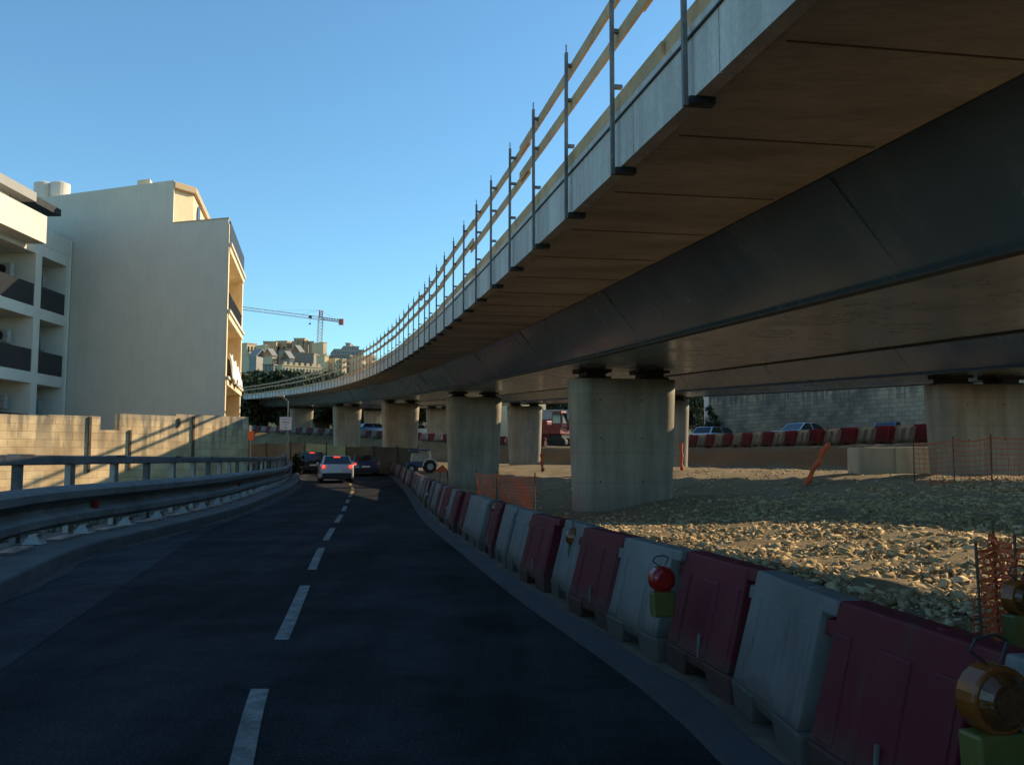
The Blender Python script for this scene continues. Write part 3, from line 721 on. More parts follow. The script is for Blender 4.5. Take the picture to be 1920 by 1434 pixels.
while y < 60:
    c = kl_ring(y, [(-.94, .18)])[0]; d = (float(KL(y + .5)) - float(KL(y - .5))); th = math.atan2(-d, 1)
    b = MB(); b.box((c.x, c.y, c.z + .55), (.09, .19, 1.06), th); gpart(b, 'post', M['galv'] if k % 3 else M['railpaint'])
    b = MB(); q = kl_ring(y, [(-.74, .80)])[0]; b.box(tuple(q), (.26, .12, .16), th); gpart(b, 'spacer_block', M['darksteel'])
    b = MB(); q = kl_ring(y, [(-.68, .255)])[0]; b.box((q.x, q.y, q.z), (.25, .26, .13), th, (.35, .7)); gpart(b, 'base_wedge', M['galv'])
    b = MB(); q = kl_ring(y + .85, [(-.60, .20)])[0]; b.box((q.x, q.y, q.z), (.22, .95, .035), th); gpart(b, 'base_plate', M['galv'])
    if k % 2 == 0:
        b = MB(); q = kl_ring(y + .1, [(-.94, 1.405)])[0]; b.box((q.x, q.y, q.z), (.18, .5, .02), th); gpart(b, 'joint_sleeve', M['galv'])
    y += 1.83; k += 1
for y, c_ in ((14.7, M['redlens']), (26.5, M['redlens'])):
    b = MB(); q = kl_ring(y, [(-.52, .63)])[0]; b.box(tuple(q), (.03, .16, .13)); gpart(b, 'reflector', c_)

nb = 5200; ry = 2 + 52 * RNG.random(nb) ** 1.4; rx = KL(ry) - 1.3 - 1.3 * RNG.random(nb); hh_ = .08 + .16 * RNG.random(nb) ** 2
aa = RNG.uniform(0, 6.28, nb); ln_ = RNG.normal(0, .05, (nb, 2)); wv = .012
B0 = np.stack([rx - np.cos(aa) * wv, ry - np.sin(aa) * wv, base_h(ry) + .02], 1); B1 = np.stack([rx + np.cos(aa) * wv, ry + np.sin(aa) * wv, base_h(ry) + .02], 1)
B2 = np.stack([rx + ln_[:, 0], ry + ln_[:, 1], base_h(ry) + .1 + hh_], 1)
tag(link_mesh('verge_grass', np_mesh('verge_grass', np.stack([B0, B1, B2], 1).reshape(-1, 3), np.arange(nb * 3).reshape(-1, 3), M['leaf_olive'])), 'dry weeds growing behind the left kerb', 'grass', kind='stuff')
# ------------------------------------------------------------------ limestone wall on the left
def local_wall(name, p0, p1, prof, th, m, label, cat, base):
    """prof: list of (distance, top z) steps; object origin at p0 on the coping level"""
    p0 = Vector(p0); p1 = Vector(p1); d = p1 - p0; L = d.length; a = math.atan2(d.y, d.x)
    zt = max(z for _, z in prof); root = empty(name, (p0.x, p0.y, zt), a); tag(root, label, cat)
    b = MB()
    for (s0, z0), (s1, _) in zip(prof, prof[1:]):
        b.hexa([(s0, 0, base - zt), (s1, 0, base - zt), (s1, th, base - zt), (s0, th, base - zt), (s0, 0, z0 - zt), (s1, 0, z0 - zt), (s1, th, z0 - zt), (s0, th, z0 - zt)])
    b.build('masonry', m, root); return root, L
pw0 = at(-60, 778, 29.6); pw1 = at(466, 782, 38.0)
Lw = math.hypot(pw1.x - pw0.x, pw1.y - pw0.y)
def along(px):                            # distance along the wall where it crosses a sight line
    d = ray(px, 800); k = d[0] / d[1]; ex = (pw1.x - pw0.x) / Lw; ey = (pw1.y - pw0.y) / Lw
    return (k * pw0.y - pw0.x) / (ex - k * ey)
def wz(px, py):
    s = along(px); y = pw0.y + (pw1.y - pw0.y) * s / Lw; return at(px, py, y).z
gw, _ = local_wall('limestone_wall', (pw0.x, pw0.y), (pw1.x, pw1.y),
    [(0, wz(60, 778)), (along(90), wz(140, 779)), (along(188), wz(205, 806)), (along(224), wz(300, 778.5)), (along(330), wz(400, 779)), (Lw, 0)], .32, M['garden_wall'],
    'stained limestone block wall with a notch in its top, half in sun', 'wall', -1.0)
zt_ = gw.location.z
for px_, y0_, y1_, r_ in ((168, 781, 885, .045), (244, 806, 880, .04), (362, 781, 880, .045), (335, 784, 800, .035)):
    s = along(px_); b = MB(); b.box((s, -.03, (wz(px_, y0_) + wz(px_, y1_)) / 2 - zt_), (r_ * 2, .07, wz(px_, y0_) - wz(px_, y1_))); b.build('rusty_strap', M['rust'], gw)
# low dark retaining wall beyond its end
# ------------------------------------------------------------------ beige building
bc0 = at(433, 410, 46.0); ztop = bc0.z; bx0, by0 = at(424, 600, 46.0).x, 46.0
Rr0 = Vector((bx0, by0)); Lf = Vector((at(98, 360, 49.2).x, 49.2))        # end wall foot line
u = (Lf - Rr0).normalized()                                              # along the end wall, to the left
Fd = Vector((-1.85, 8.9)).normalized(); FL = 9.1                          # along the street front, away
zr = at(320, 336, 46.8).z; gz = -.5
bb = empty('beige_building', (bx0, by0, gz)); tag(bb, 'tall beige building with blank grey end wall and open balconies facing the road', 'building')
bpy.context.view_layer.update(); bbi = bb.matrix_world.inverted()
def bpart(b, nm, m, parent=None, **k):
    o = b.build(nm, m, **k); o.parent = parent or bb; o.matrix_parent_inverse = bbi if parent is None else Matrix(); return o
def q2(s, t): return Rr0 + u * s + Fd * t                                # s along the end wall, t along the street
def blk(b, s0, s1, t0, t1, z0, z1):
    P = [q2(s0, t0), q2(s1, t0), q2(s1, t1), q2(s0, t1)]
    b.hexa([(p.x, p.y, z0) for p in P] + [(p.x, p.y, z1) for p in P])
rec = 1.9                                                                # loggia depth
s_step = (Vector((at(321, 400, 46.8).x, 46.8)) - Rr0).length
s_end = (Lf - Rr0).length + 4.0
b = MB(); blk(b, 0, s_end, 0, .28, gz, ztop); blk(b, s_step, s_end, .002, .282, ztop, zr - .55)
# sloping top of the end wall
P0, P1 = q2(s_step, 0), q2(s_end, 0); P2, P3 = q2(s_end, .28), q2(s_step, .28)
b.hexa([(P0.x, P0.y, zr - .55), (P1.x, P1.y, zr - .55), (P2.x, P2.y, zr - .55), (P3.x, P3.y, zr - .55), (P0.x, P0.y, zr), (P1.x, P1.y, zr - .33), (P2.x, P2.y, zr - .33), (P3.x, P3.y, zr)])
bpart(b, 'end_wall', M['render_grey'])
b = MB(); blk(b, rec, s_end, .29, FL, gz, ztop - .9); blk(b, s_step + .4, s_end, .29, FL + .4, ztop - .9, zr - .3); bpart(b, 'main_block', M['limestone'])
fl_z = [at(428, 455, 46).z, at(423, 580, 46).z, at(418, 705, 46).z, at(414, 830, 46).z]
for z in fl_z:
    b = MB(); blk(b, -.12, rec, .30, FL, z - .42, z); bpart(b, 'floor_slab', M['limestone'], bevel=.03)
    b = MB(); blk(b, -.22, 0.0, .1, FL + .1, z - .12, z + .02); bpart(b, 'cornice', M['white_render'])
b = MB(); blk(b, -.05, rec, FL - .35, FL, gz, ztop - .3); bpart(b, 'far_cross_wall', M['limestone'])
b = MB(); blk(b, -.05, .25, .02, .5, gz, ztop - .25); bpart(b, 'corner_pilaster', M['limestone'])
b = MB(); blk(b, -.052, .2, FL - .5, FL + .05, gz, ztop - .25); bpart(b, 'corner_pilaster', M['limestone'])
b = MB(); blk(b, -.08, 0.02, .3, FL, ztop - 1.25, ztop - .05)
bpart(b, 'roof_terrace_railing', M['darksteel'])
for k, z in enumerate(fl_z[1:]):
    b = MB(); blk(b, rec - .05, rec - .003, 2.2, 4.2, z + .02, z + 2.2); bpart(b, 'balcony_door', M['rust'])
    b = MB()
    for t in np.arange(.6, FL - .5, .22):
        p = q2(-.05, t); b.tube((p.x, p.y, z), (p.x, p.y, z + .95), .012, 4)
    a_, c_ = q2(-.05, .5), q2(-.05, FL - .4); b.tube((a_.x, a_.y, z + .95), (c_.x, c_.y, z + .95), .025, 5); bpart(b, 'balcony_railing', M['darksteel'])
# white cloth hung on the balcony
b = MB(); z = fl_z[2]; n = 22; rows = []
for i in range(n):
    t = .9 + 5.2 * i / (n - 1); r_ = []
    for j in range(7):
        hz = z + 1.25 - 1.15 * j / 6 - .15 * math.sin(i * .9) * (j == 0) - (.35 * abs(math.sin(i * .35)) if j == 6 else 0) - .45 * (i / n) * (1 - j / 6)
        p = q2(-.16 - .07 * math.sin(i * 1.7 + j * .6) - .04 * j, t); r_.append((p.x, p.y, hz))
    rows.append(r_)
b.sweep(rows, closed=False); o = b.build('hung_cloth', M['cloth'], smooth=True); s_ = o.modifiers.new('s', 'SOLIDIFY'); s_.thickness = .03
tag(o, 'crumpled white sheet hung over the balcony railing of the beige building', 'sheet')
# penthouse storey
ph = MB(); cs_, ct_ = s_step, 0
Pa = q2(s_step - .001, .3); Pb = q2(s_step - .95, 1.6); Pc = q2(s_step - .95, FL + .4); Pd = q2(s_step + 1.2, FL + .4); Pe = q2(s_step + 1.2, .3)
poly = [Vector((p.x, p.y, 0)) for p in (Pa, Pb, Pc, Pd, Pe)]
b = MB(); b.prism(poly, (0, 0, ztop - .9), (0, 0, zr - .42)); bpart(b, 'penthouse', M['limestone'])
b = MB(); pc2 = [Vector((p.x, p.y, 0)) for p in (q2(s_step - .05, -.02), q2(s_step - 1.15, 1.5), q2(s_step - 1.15, FL + .5), q2(s_step + 1.2, FL + .5), q2(s_step + 1.2, .3))]
b.prism(pc2, (0, 0, zr - .42), (0, 0, zr - .06)); bpart(b, 'penthouse_cornice', M['tan_stone'], bevel=.05)
b = MB(); pw = []
for i in range(13):
    a = math.pi * i / 12; pw.append((3.4 - .55 * math.cos(a), ztop + 1.15 + .55 * math.sin(a)))
pw = [(2.85, ztop - .85)] + pw + [(3.95, ztop - .85)]
b.prism([Vector((q2(s_step - .975, t).x, q2(s_step - .975, t).y, z)) for t, z in pw], (0, 0, 0), (.06, 0, 0)); bpart(b, 'arched_window', M['window'])
b = MB(); blk(b, s_step + 1.6, s_step + 2.4, .5, 1.3, zr - .3, zr + .35); bpart(b, 'chimney', M['limestone'])
# parapet cap
b = MB(); blk(b, -.03, s_step, -.03, .31, ztop + .002, ztop + .06); bpart(b, 'coping', M['tan_stone'])
# water tanks on roof
for s_, t_ in ((12.0, .9), (11.0, 1.2), (12.9, 2.6)):
    e = empty('water_tank', (q2(s_, t_).x, q2(s_, t_).y, zr - .35))
    tag(e, {12.0: 'left front white drum water tank on the beige roof', 11.0: 'right white drum water tank on the beige roof', 12.9: 'hindmost white drum water tank on the beige roof'}[s_], 'water tank', 'rooftop water tanks')
    b = MB(); b.tube((0, 0, 0), (0, 0, .25), .45, 8); b.tube((0, 0, .25), (0, 0, 1.15), .52, 20); b.build('drum', M['white_render'], e, smooth=False)
    b = MB(); b.tube((0, 0, 1.15), (0, 0, 1.28), .52, 20, .2); b.build('lid', M['white_render'], e)
# ------------------------------------------------------------------ apartment block at the left
FX = -23.6
ab = empty('apartment_block', (FX, 44, -.5)); tag(ab, 'white apartment block with dark glass balcony fronts at the left edge', 'apartment block')
bpy.context.view_layer.update(); abi = ab.matrix_world.inverted()
def apart(b, nm, m, parent=None, **k):
    o = b.build(nm, m, **k); o.parent = parent or ab; o.matrix_parent_inverse = abi if parent is None else parent.matrix_world.inverted() ; return o
def ybox(b, x0, x1, y0, y1, z0, z1): b.box(((x0 + x1) / 2, (y0 + y1) / 2, (z0 + z1) / 2), (abs(x1 - x0), abs(y1 - y0), z1 - z0)); return b
Y1 = 48.75; floors = [2.4, 5.6, 8.85, 12.05]
apart(ybox(MB(), FX - 12, FX - 1.8, 26, Y1 - .02, -.5, 13.6), 'rear_wall', M['white_render'])
for y0, y1 in ((27, 27.5), (33, 33.5), (39.2, 39.7), (45.15, 45.75), (48.3, Y1)):
    apart(ybox(MB(), FX - 1.79, FX, y0, y1, -.5, 12.0), 'pillar', M['white_render'])
for z in floors:
    o = apart(ybox(MB(), FX - 1.79, FX - .003, 26, Y1 - .003, z - .55, z), 'floor_band', M['white_render'])
apart(ybox(MB(), FX - .25, FX + .0, 44.2, Y1, 12.06, 12.95), 'parapet', M['white_render'])
apart(ybox(MB(), FX + .005, FX + .95, 30, 44.2, 11.75, 13.1), 'projecting_balcony', M['white_render'])
apart(ybox(MB(), FX - 1.2, FX - .3, 30, 43.0, 13.2, 13.84), 'top_storey', M['white_render'])
apart(ybox(MB(), FX - 1.5, FX + .33, 44.3, 46.8, 13.8, 14.15), 'canopy', M['darksteel'])  # end of the roof slab, its shade given as a dark colour
apart(ybox(MB(), FX - 1.5, FX + .35, 34, 44.28, 13.85, 14.3), 'roof_edge', M['grey_stone'])
b = MB(); b.tube((FX - .02, Y1 - .15, 0), (FX + .02, Y1 - .15, 12.9), .07, 8); apart(b, 'downpipe', M['white_render'])
for z in floors[:3]:
    for y0, y1 in ((33.5, 39.2), (39.7, 45.15), (45.75, 48.3)):
        apart(ybox(MB(), FX - .12, FX - .04, y0 + .01, y1 - .01, z + .02, z + 1.12), 'balcony_glass', M['tinted'])
        apart(ybox(MB(), FX - 1.78, FX - 1.72, y0 + .5, y1 - .7 if y1 - y0 > 3 else y1 - 1.3, z + .05, z + 2.25), 'balcony_door', M['window'])
        e = MB(); yb = y1 - .55; ybox(e, FX - 1.6, FX - .75, yb - .35, yb, z + 1.35, z + 2.0); o = apart(e, 'air_conditioner', M['plate'], bevel=.02)
        f_ = MB(); f_.tube((FX - 1.2, yb - .352, z + 1.67), (FX - 1.2, yb - .37, z + 1.67), .24, 16); o2 = f_.build('fan_grille', M['black']); o2.parent = o
        o2.matrix_parent_inverse = Matrix.Translation(Vector((-FX, -44, .5))) if False else Matrix()
# ------------------------------------------------------------------ upper road: barriers, wall, cars
pts = [(24.3, 22), (18.9, 29), (16.2, 36.0), (14.1, 43), (12.2, 52), (9.0, 66), (4, 79), (-7, 89), (-17, 101), (-31, 115), (-48, 126)]
k = 0; off_l = .0; GU = 'red and white barriers on the upper road'
for (xa, ya), (xb, yb) in zip(pts, pts[1:]):
    L = math.hypot(xb - xa, yb - ya); t = off_l
    while t < L:
        x = xa + (xb - xa) * t / L; y = ya + (yb - ya) * t / L; px = 960 + FPX * x / y
        if y > 26 and not (1020 < px < 1090):
            red = k % 2 == 0
            sd, fh, th_ = emb_eval(np.array([x]), np.array([y]))
            lab = ('red' if red else 'white') + (' barrier on the bank below the stone wall' if px > 1290 else ' barrier on the upper road seen between the piers')
            barrier_at(x, y, hgt(x, y) - .03, math.atan2(yb - ya, xb - xa), red, lab, GU, False).scale = (1.1, 1.1, 1.1)
        t += 1.17; k += 1
    off_l = t - L
ow, _ = local_wall('old_stone_wall', at(1321, 742, 70).xy, at(1800, 728, 49).xy, [(0, at(1321, 742, 70).z), (9, at(1321, 742, 70).z - .35), (17, at(1600, 728, 56).z), (50, 0)], .5, M['old_wall'],
    'old weathered stone retaining wall behind the upper road', 'wall', 1.5)
b = MB(); b.box((.25, .25, -1.6), (.6, .56, 3.3)); b.build('end_pillar', M['white_render'], ow)
# ------------------------------------------------------------------ cars
def make_car(paint, sedan=False, lit=3, width=1.74, length=4.05, height=1.46):
    e = empty('car'); W = width / 2; L = length; H = height
    b = MB()
    if sedan: low = [(0, .32), (0, .78), (.08, .95), (1.0, 1.0), (L - 1.35, .96), (L - .35, .80), (L - .02, .62), (L, .28), (L - .3, .2), (.25, .2)]
    else: low = [(0, .30), (.02, .62), (.10, .98), (1.0, 1.0), (L - 1.2, .97), (L - .35, .80), (L - .02, .60), (L, .28), (L - .3, .2), (.25, .2)]
    rings = []
    for fx, ins in ((-1, .05), (-.93, 0), (-.5, -.02), (0, -.03), (.5, -.02), (.93, 0), (1, .05)):
        rings.append([(fx * W, y + (ins if y < L / 2 else -ins) * (1 if .25 < z < .9 else .5), z - max(0, ins) * (.5 if z > .5 else -.5)) for y, z in low])
    b.sweep(rings)
    # cabin
    if sedan: g = (.75, 1.35, L - 2.0, L - 1.15)
    else: g = (.12, .55, L - 1.85, L - 1.0)
    zb, wr = .955, W * .80
    b.hexa([(-W + .05, g[0], zb), (W - .05, g[0], zb), (W - .05, g[3], zb), (-W + .05, g[3], zb), (-wr, g[1], H), (wr, g[1], H), (wr, g[2], H), (-wr, g[2], H)])
    b.build('body', paint, e, bevel=.07, seg=3, smooth=True)
    def face(pts4, nm, m, off=.012, ins=.08, par=None):
        P = [Vector(p) for p in pts4]; c = sum(P, Vector()) / 4; n = (P[1] - P[0]).cross(P[3] - P[0]).normalized()
        P = [p + (c - p) * ins for p in P]; q = MB(); q.hexa([p - n * .02 for p in P] + [p + n * off for p in P]); return q.build(nm, m, par or e)
    B = [(-W + .05, g[0], zb), (W - .05, g[0], zb), (W - .05, g[3], zb), (-W + .05, g[3], zb)]; T = [(-wr, g[1], H), (wr, g[1], H), (wr, g[2], H), (-wr, g[2], H)]
    face([B[0], B[1], T[1], T[0]], 'rear_window', M['carglass'], ins=.13)
    face([B[2], B[3], T[3], T[2]], 'windscreen', M['carglass'], ins=.08)
    for i, (p, q) in enumerate(((1, 2), (3, 0))):
        m0 = lambda a, c, t: tuple(Vector(a) * (1 - t) + Vector(c) * t)
        face([B[p], m0(B[p], B[q], .5), m0(T[p], T[q], .48), T[p]], 'side_window', M['carglass'], ins=.09)
        face([m0(B[p], B[q], .5), B[q], T[q], m0(T[p], T[q], .48)], 'side_window', M['carglass'], ins=.09)
    for sx in (-1, 1):
        lm = M['taillit'] if (lit & 1 and sx < 0) or (lit & 2 and sx > 0) else M['taildim']
        q = MB(); q.box((sx * (W - .16), -.0, .86 if not sedan else .76), (.17, .10, .14), 0, (.8, 1)); q.build('tail_light', lm, e, bevel=.03)
        q = MB(); q.box((sx * (W + .06), L - 1.55, 1.02), (.14, .08, .12)); q.build('wing_mirror', paint, e, bevel=.03)
        q = MB(); q.box((sx * (W - .2), L - .06, .66), (.3, .12, .13)); q.build('headlight', M['rim'], e, bevel=.03)
        for y in (.78, L - .85):
            t = MB(); t.tube((sx * (W - .19), y, .31), (sx * (W + .005), y, .31), .31, 20); wh = t.build('wheel', M['tyre'], e, bevel=.03)
            t = MB(); t.tube((sx * (W - .03), y, .31), (sx * (W + .015), y, .31), .19, 14); t.build('rim', M['rim'], wh)
    q = MB(); q.box((0, .01, .37), (width * .88, .18, .30)); q.build('bumper', M['black'], e, bevel=.03)
    q = MB(); q.box((0, -.045, .60), (.50, .02, .11)); q.build('number_plate', M['numplate'], e)
    if lit & 4: q = MB(); q.box((0, (g[0] + g[1]) / 2 + .13, H - .06), (.34, .05, .05)); q.build('brake_light', M['taillit'], e)
    q = MB(); q.tube((0, g[0] + .08, 1.02), (.28, g[0] + .18, 1.06), .012, 5); q.build('rear_wiper', M['black'], e)
    return e
def put_car(e, x, y, ang, label, group=None, z=None):
    e.location = (x, y, hgt(x, y) + .03 if z is None else z); e.rotation_euler = (0, 0, ang); tag(e, label, 'car', group)
GC = 'cars queueing ahead on the road'
put_car(make_car(M['car_white'], False, 7, 1.74, 3.95, 1.42), at(632, 900, 49.0).x, 49.0, R(14), 'white hatchback with brake lights on, nearest car ahead in the left lane', GC, float(base_h(49)) + .02)
put_car(make_car(M['car_navy'], True, 1, 1.70, 4.3, 1.34), at(686, 889, 59.5).x, 59.5, R(13), 'dark navy saloon beside the barriers, right of the white hatchback', GC, float(base_h(59.5)) + .02)
put_car(make_car(M['car_black'], False, 4, 1.72, 4.1, 1.5), at(587, 885, 64).x, 64, R(24), 'black hatchback ahead of the white one, close to the guardrail end', GC, float(base_h(64)) + .02)
GT = 'cars passing on the upper road'
def side_car(px, y, ang, paint, sedan, label):
    x = at(px, 820, y).x; put_car(make_car(paint, sedan, 0, 1.72, 4.2, 1.42), x, y, ang, label, GT)
side_car(1462, 54, R(-62), M['car_white'], True, 'white saloon on the upper road in front of the stone wall')
side_car(1312, 64, R(-48), M['car_silver'], False, 'pale hatchback on the upper road left of the white saloon')
side_car(1650, 53, R(-62), M['car_blue'], False, 'blue car on the upper road, mostly hidden by the barriers near the right pier')
side_car(768, 101, R(-70), M['car_silver'], False, 'silver blue car on the upper road between the third and second piers')
side_car(672, 107, R(-60), M['car_blue'], False, 'small blue car on the upper road seen in the gap between two far piers')
# ------------------------------------------------------------------ fences
def mesh_fence(label, posts, h, cell=.07, name='mesh_fence', sag=.05, topband=True, postm=None, lean=None, th=.006, sr=.013):
    """posts: list of (x,y,z) feet"""
    e = empty(name, posts[0]); tag(e, label, 'mesh fence', 'orange plastic mesh fences'); o0 = Vector(posts[0])
    net = MB()
    for i, (a, c) in enumerate(zip(posts, posts[1:])):
        a = Vector(a); c = Vector(c); L = (c - a).length; nu = max(3, int(L / cell)); nv = max(3, int(h / cell))
        G = []
        for j in range(nv + 1):
            row = []
            for k in range(nu + 1):
                t = k / nu; wv = math.sin(math.pi * t); z = h * j / nv * (1 - .12 * wv * (sag * 10)) + .02
                bow = .05 * math.sin(3 * t * math.pi + j * .3)
                d = (c - a).normalized(); n = Vector((-d.y, d.x, 0))
                row.append(a - o0 + (c - a) * t + n * bow + Vector((0, 0, z)) + Vector((random.uniform(-1, 1), random.uniform(-1, 1), random.uniform(-1, 1))) * cell * .12)
            G.append(row)
        for j in range(nv + 1):
            for k in range(nu):
                p, q = G[j][k], G[j][k + 1]; r = th * (1.8 if j == nv or j == 0 else 1)
                net.add([p + Vector((0, 0, -r)), q + Vector((0, 0, -r)), q + Vector((0, 0, r)), p + Vector((0, 0, r))], [(0, 1, 2, 3)])
        for k in range(nu + 1):
            for j in range(nv):
                p, q = G[j][k], G[j + 1][k]; d = (c - a).normalized() * th * .8
                net.add([p - d, p + d, q + d, q - d], [(0, 1, 2, 3)])
    o = net.build('netting', M['orange'], e, fix=False); sm = o.modifiers.new('s', 'SOLIDIFY'); sm.thickness = .004
    for p in posts:
        v = Vector(p) - o0; b = MB(); b.tube(tuple(v + Vector((0, 0, -.2))), tuple(v + Vector((random.uniform(-.03, .03), 0, h + .10))), sr, 6); b.build('stake', postm or M['rust'], e)
    return e
def G3(px, py, y):
    x = at(px, py, y).x; return (x, y, hgt(x, y))
mesh_fence('orange mesh fence behind the barriers, left of the nearest pier', [G3(893, 960, 25), G3(932, 962, 23.0), G3(1003, 965, 19.2)], .95)
mesh_fence('crumpled orange mesh at the right edge, standing in the rubble', [G3(1842, 1150, 5.1), G3(1872, 1150, 5.35), G3(1905, 1150, 5.0), G3(2060, 1150, 5.2)], .60, cell=.045, th=.006, sr=.008)
mesh_fence('long orange mesh fence before the right pier', [G3(1715, 920, 21.5), G3(1790, 900, 21), G3(1860, 900, 20.5), G3(2010, 900, 20)], .95, cell=.11, th=.006)
def stake_band(px0, py0, px1, py1, y, label, w_=.14):
    a = at(px0, py0, y); c = at(px1, py1, y); e = empty('bundled_mesh', tuple(c)); tag(e, label, 'mesh fence', 'rolled orange mesh on stakes')
    v = a - c; b = MB(); rr = []
    for k in range(9):
        t = k / 8; r = w_ / 2 * (1 + .35 * math.sin(k * 2.1)); cc = v * t + Vector((.02 * math.sin(k * 1.7), 0, 0))
        rr.append([cc + Vector((r * math.cos(q), r * math.sin(q), 0)) for q in np.arange(0, 6.2, 6.283 / 7)])
    b.sweep(rr); b.build('rolled_mesh', M['orange'], e); b = MB(); b.tube((0, 0, -.1), tuple(v * 1.08), .012, 5); b.build('stake', M['rust'], e)
stake_band(1016, 848, 1017, 884, 46, 'upright orange mesh rolled on a stake left of the nearest pier', .16)
stake_band(1277, 828, 1278, 884, 40, 'upright orange mesh roll just right of the nearest pier', .14)
stake_band(1553, 830, 1511, 908, 24.5, 'leaning orange mesh roll on the gravel in front of the earth bank', .16)
# green screen fence at the bend
def screen_fence():
    e = empty('screen_fence', G3(625, 860, 66)); tag(e, 'green and brown netting screen fence, green panels brightened as if sunlit, across the end of the road', 'screen fence'); o0 = Vector(e.location)
    pl = [(462, 832, 66), (500, 831, 66), (545, 830, 65.5), (572, 830, 65), (612, 833, 65), (649, 837, 65), (700, 836, 65), (745, 838, 65.5), (784, 840, 66)]
    for i, (a, c) in enumerate(zip(pl, pl[1:])):
        b = MB(); rows = []
        for k in range(9):
            t = k / 8; px = a[0] + (c[0] - a[0]) * t; y = a[2] + (c[2] - a[2]) * t; top = at(px, a[1] + (c[1] - a[1]) * t + 1.2 * math.sin(math.pi * t), y)
            zb = hgt(top.x, y) - .1; rows.append([Vector((top.x, y + .04 * math.sin(k + j), zb + (top.z - zb) * j / 4)) - o0 for j in range(5)])
        b.sweep(rows, closed=False); o = b.build('netting', M['screen'] if i in (3, 4) else M['screen_dark'], e); s = o.modifiers.new('s', 'SOLIDIFY'); s.thickness = .02
    for a in pl:
        p = at(a[0], a[1], a[2]) - o0; b = MB(); b.tube((p.x, p.y - .04, p.z + .15), (p.x, p.y - .04, p.z - 1.9), .035, 6); b.build('post', M['darksteel'], e)
screen_fence()
# ------------------------------------------------------------------ street sign and lamp
e = empty('road_sign', G3(537, 880, 56)); tag(e, 'white rectangular road sign with blue border on a grey pole', 'sign'); o0 = Vector(e.location)
p = at(536, 794, 56) - o0
b = MB(); b.tube((p.x + .06, p.y + .08, -.2), (p.x + .1, p.y + .08, p.z + .35), .04, 8); b.build('pole', M['galv'], e)
b = MB(); b.box(tuple(p), (.80, .04, .86)); sg = b.build('sign_border', mat('sign_blue', (.10, .16, .30), .5, .1), e)
b = MB(); b.box((p.x, p.y - .024, p.z), (.70, .012, .76)); b.build('sign_face', mat('sign_white', (.50, .55, .62), .5, .05), e)
M['ink'] = mat('sign_ink', (.05, .08, .16), .6, .1)
for zz, n_, hh, x0 in ((.26, 10, .06, -.29), (.08, 7, .09, -.22), (-.10, 2, .06, -.05), (-.24, 3, .07, -.09)):
    wd = abs(x0) * 2 / n_; b = MB()
    for k in range(n_):
        cx = p.x + x0 + wd * (k + .5); zc = p.z + zz; yy = p.y - .035
        b.box((cx - wd * .28, yy, zc), (wd * .16, .008, hh)); b.box((cx + wd * .2, yy, zc), (wd * .16, .008, hh))
        b.box((cx, yy - .002, zc + (hh * .4 if k % 3 else 0)), (wd * .5, .008, hh * .2))
    b.build('lettering', M['ink'], e)
e = empty('street_lamp', G3(541, 880, 61)); tag(e, 'grey street lamp rising behind the road sign with its head turned left', 'street lamp'); o0 = Vector(e.location)
t = at(541, 752, 61) - o0; b = MB(); b.tube((t.x, t.y, -.2), tuple(t), .07, 8, .045); b.build('pole', M['galv'], e)
h = at(529, 743, 61) - o0; b = MB(); b.tube(tuple(t), tuple(h), .035, 6); b.build('arm', M['galv'], e)
b = MB(); b.box((h.x - .1, h.y, h.z + .03), (.55, .22, .12), 0, (.8, .8)); b.build('lamp_head', M['galv'], e, bevel=.03)
# ------------------------------------------------------------------ machines and site things
def excavator(px, y):
    x = at(px, 840, y).x; z = at(px, 838, y).z; e = empty('excavator', (x, y, z), R(-40)); tag(e, 'dark red tracked excavator parked on the bank between the piers', 'excavator')
    for s in (-1, 1):
        b = MB(); pr = [(-1.5, .25), (-1.2, 0), (1.2, 0), (1.5, .25), (1.5, .6), (1.2, .85), (-1.2, .85), (-1.5, .6)]
        b.prism([Vector((q[0], 0, q[1])) for q in pr], (0, s * .95 - .25, 0), (0, s * .95 + .25, 0)); b.build('track', M['black'], e, bevel=.04)
    b = MB(); b.box((0, 0, 1.0), (1.4, 1.3, .35)); b.build('slew_ring', M['darksteel'], e)
    b = MB(); b.box((-.5, 0, 1.65), (2.6, 2.1, .95)); b.box((-1.3, 0, 2.25), (.9, 1.9, .5)); b.build('upper_body', M['machine_red'], e, bevel=.08)
    b = MB(); b.box((.35, -.55, 2.6), (1.25, .95, 1.5), 0, (.85, .9)); cb = b.build('cab', M['machine_red'], e, bevel=.05)
    b = MB(); b.box((.4, -1.04, 2.7), (.9, .04, .95)); b.build('cab_window', M['window'], cb); b = MB(); b.box((.99, -.55, 2.7), (.05, .7, .95)); b.build('cab_window', M['window'], cb)
    b = MB(); b.prism([Vector((q[0], 0, q[1])) for q in ((.6, 1.7), (1.0, 1.6), (2.4, 4.0), (2.1, 4.3), (1.2, 3.5))], (0, .2, 0), (0, .55, 0)); b.build('boom', M['machine_red'], e, bevel=.03)
    b = MB(); b.prism([Vector((q[0], 0, q[1])) for q in ((2.0, 4.4), (2.5, 4.3), (3.3, 1.7), (3.05, 1.6))], (0, .22, 0), (0, .5, 0)); b.build('dipper_arm', M['machine_red'], e, bevel=.03)
    b = MB(); b.prism([Vector((q[0], 0, q[1])) for q in ((2.8, 1.7), (3.4, 1.7), (3.5, 1.0), (2.9, .75), (2.6, 1.1))], (0, -.1, 0), (0, .8, 0)); b.build('bucket', M['darksteel'], e, bevel=.03)
excavator(1050, 88)
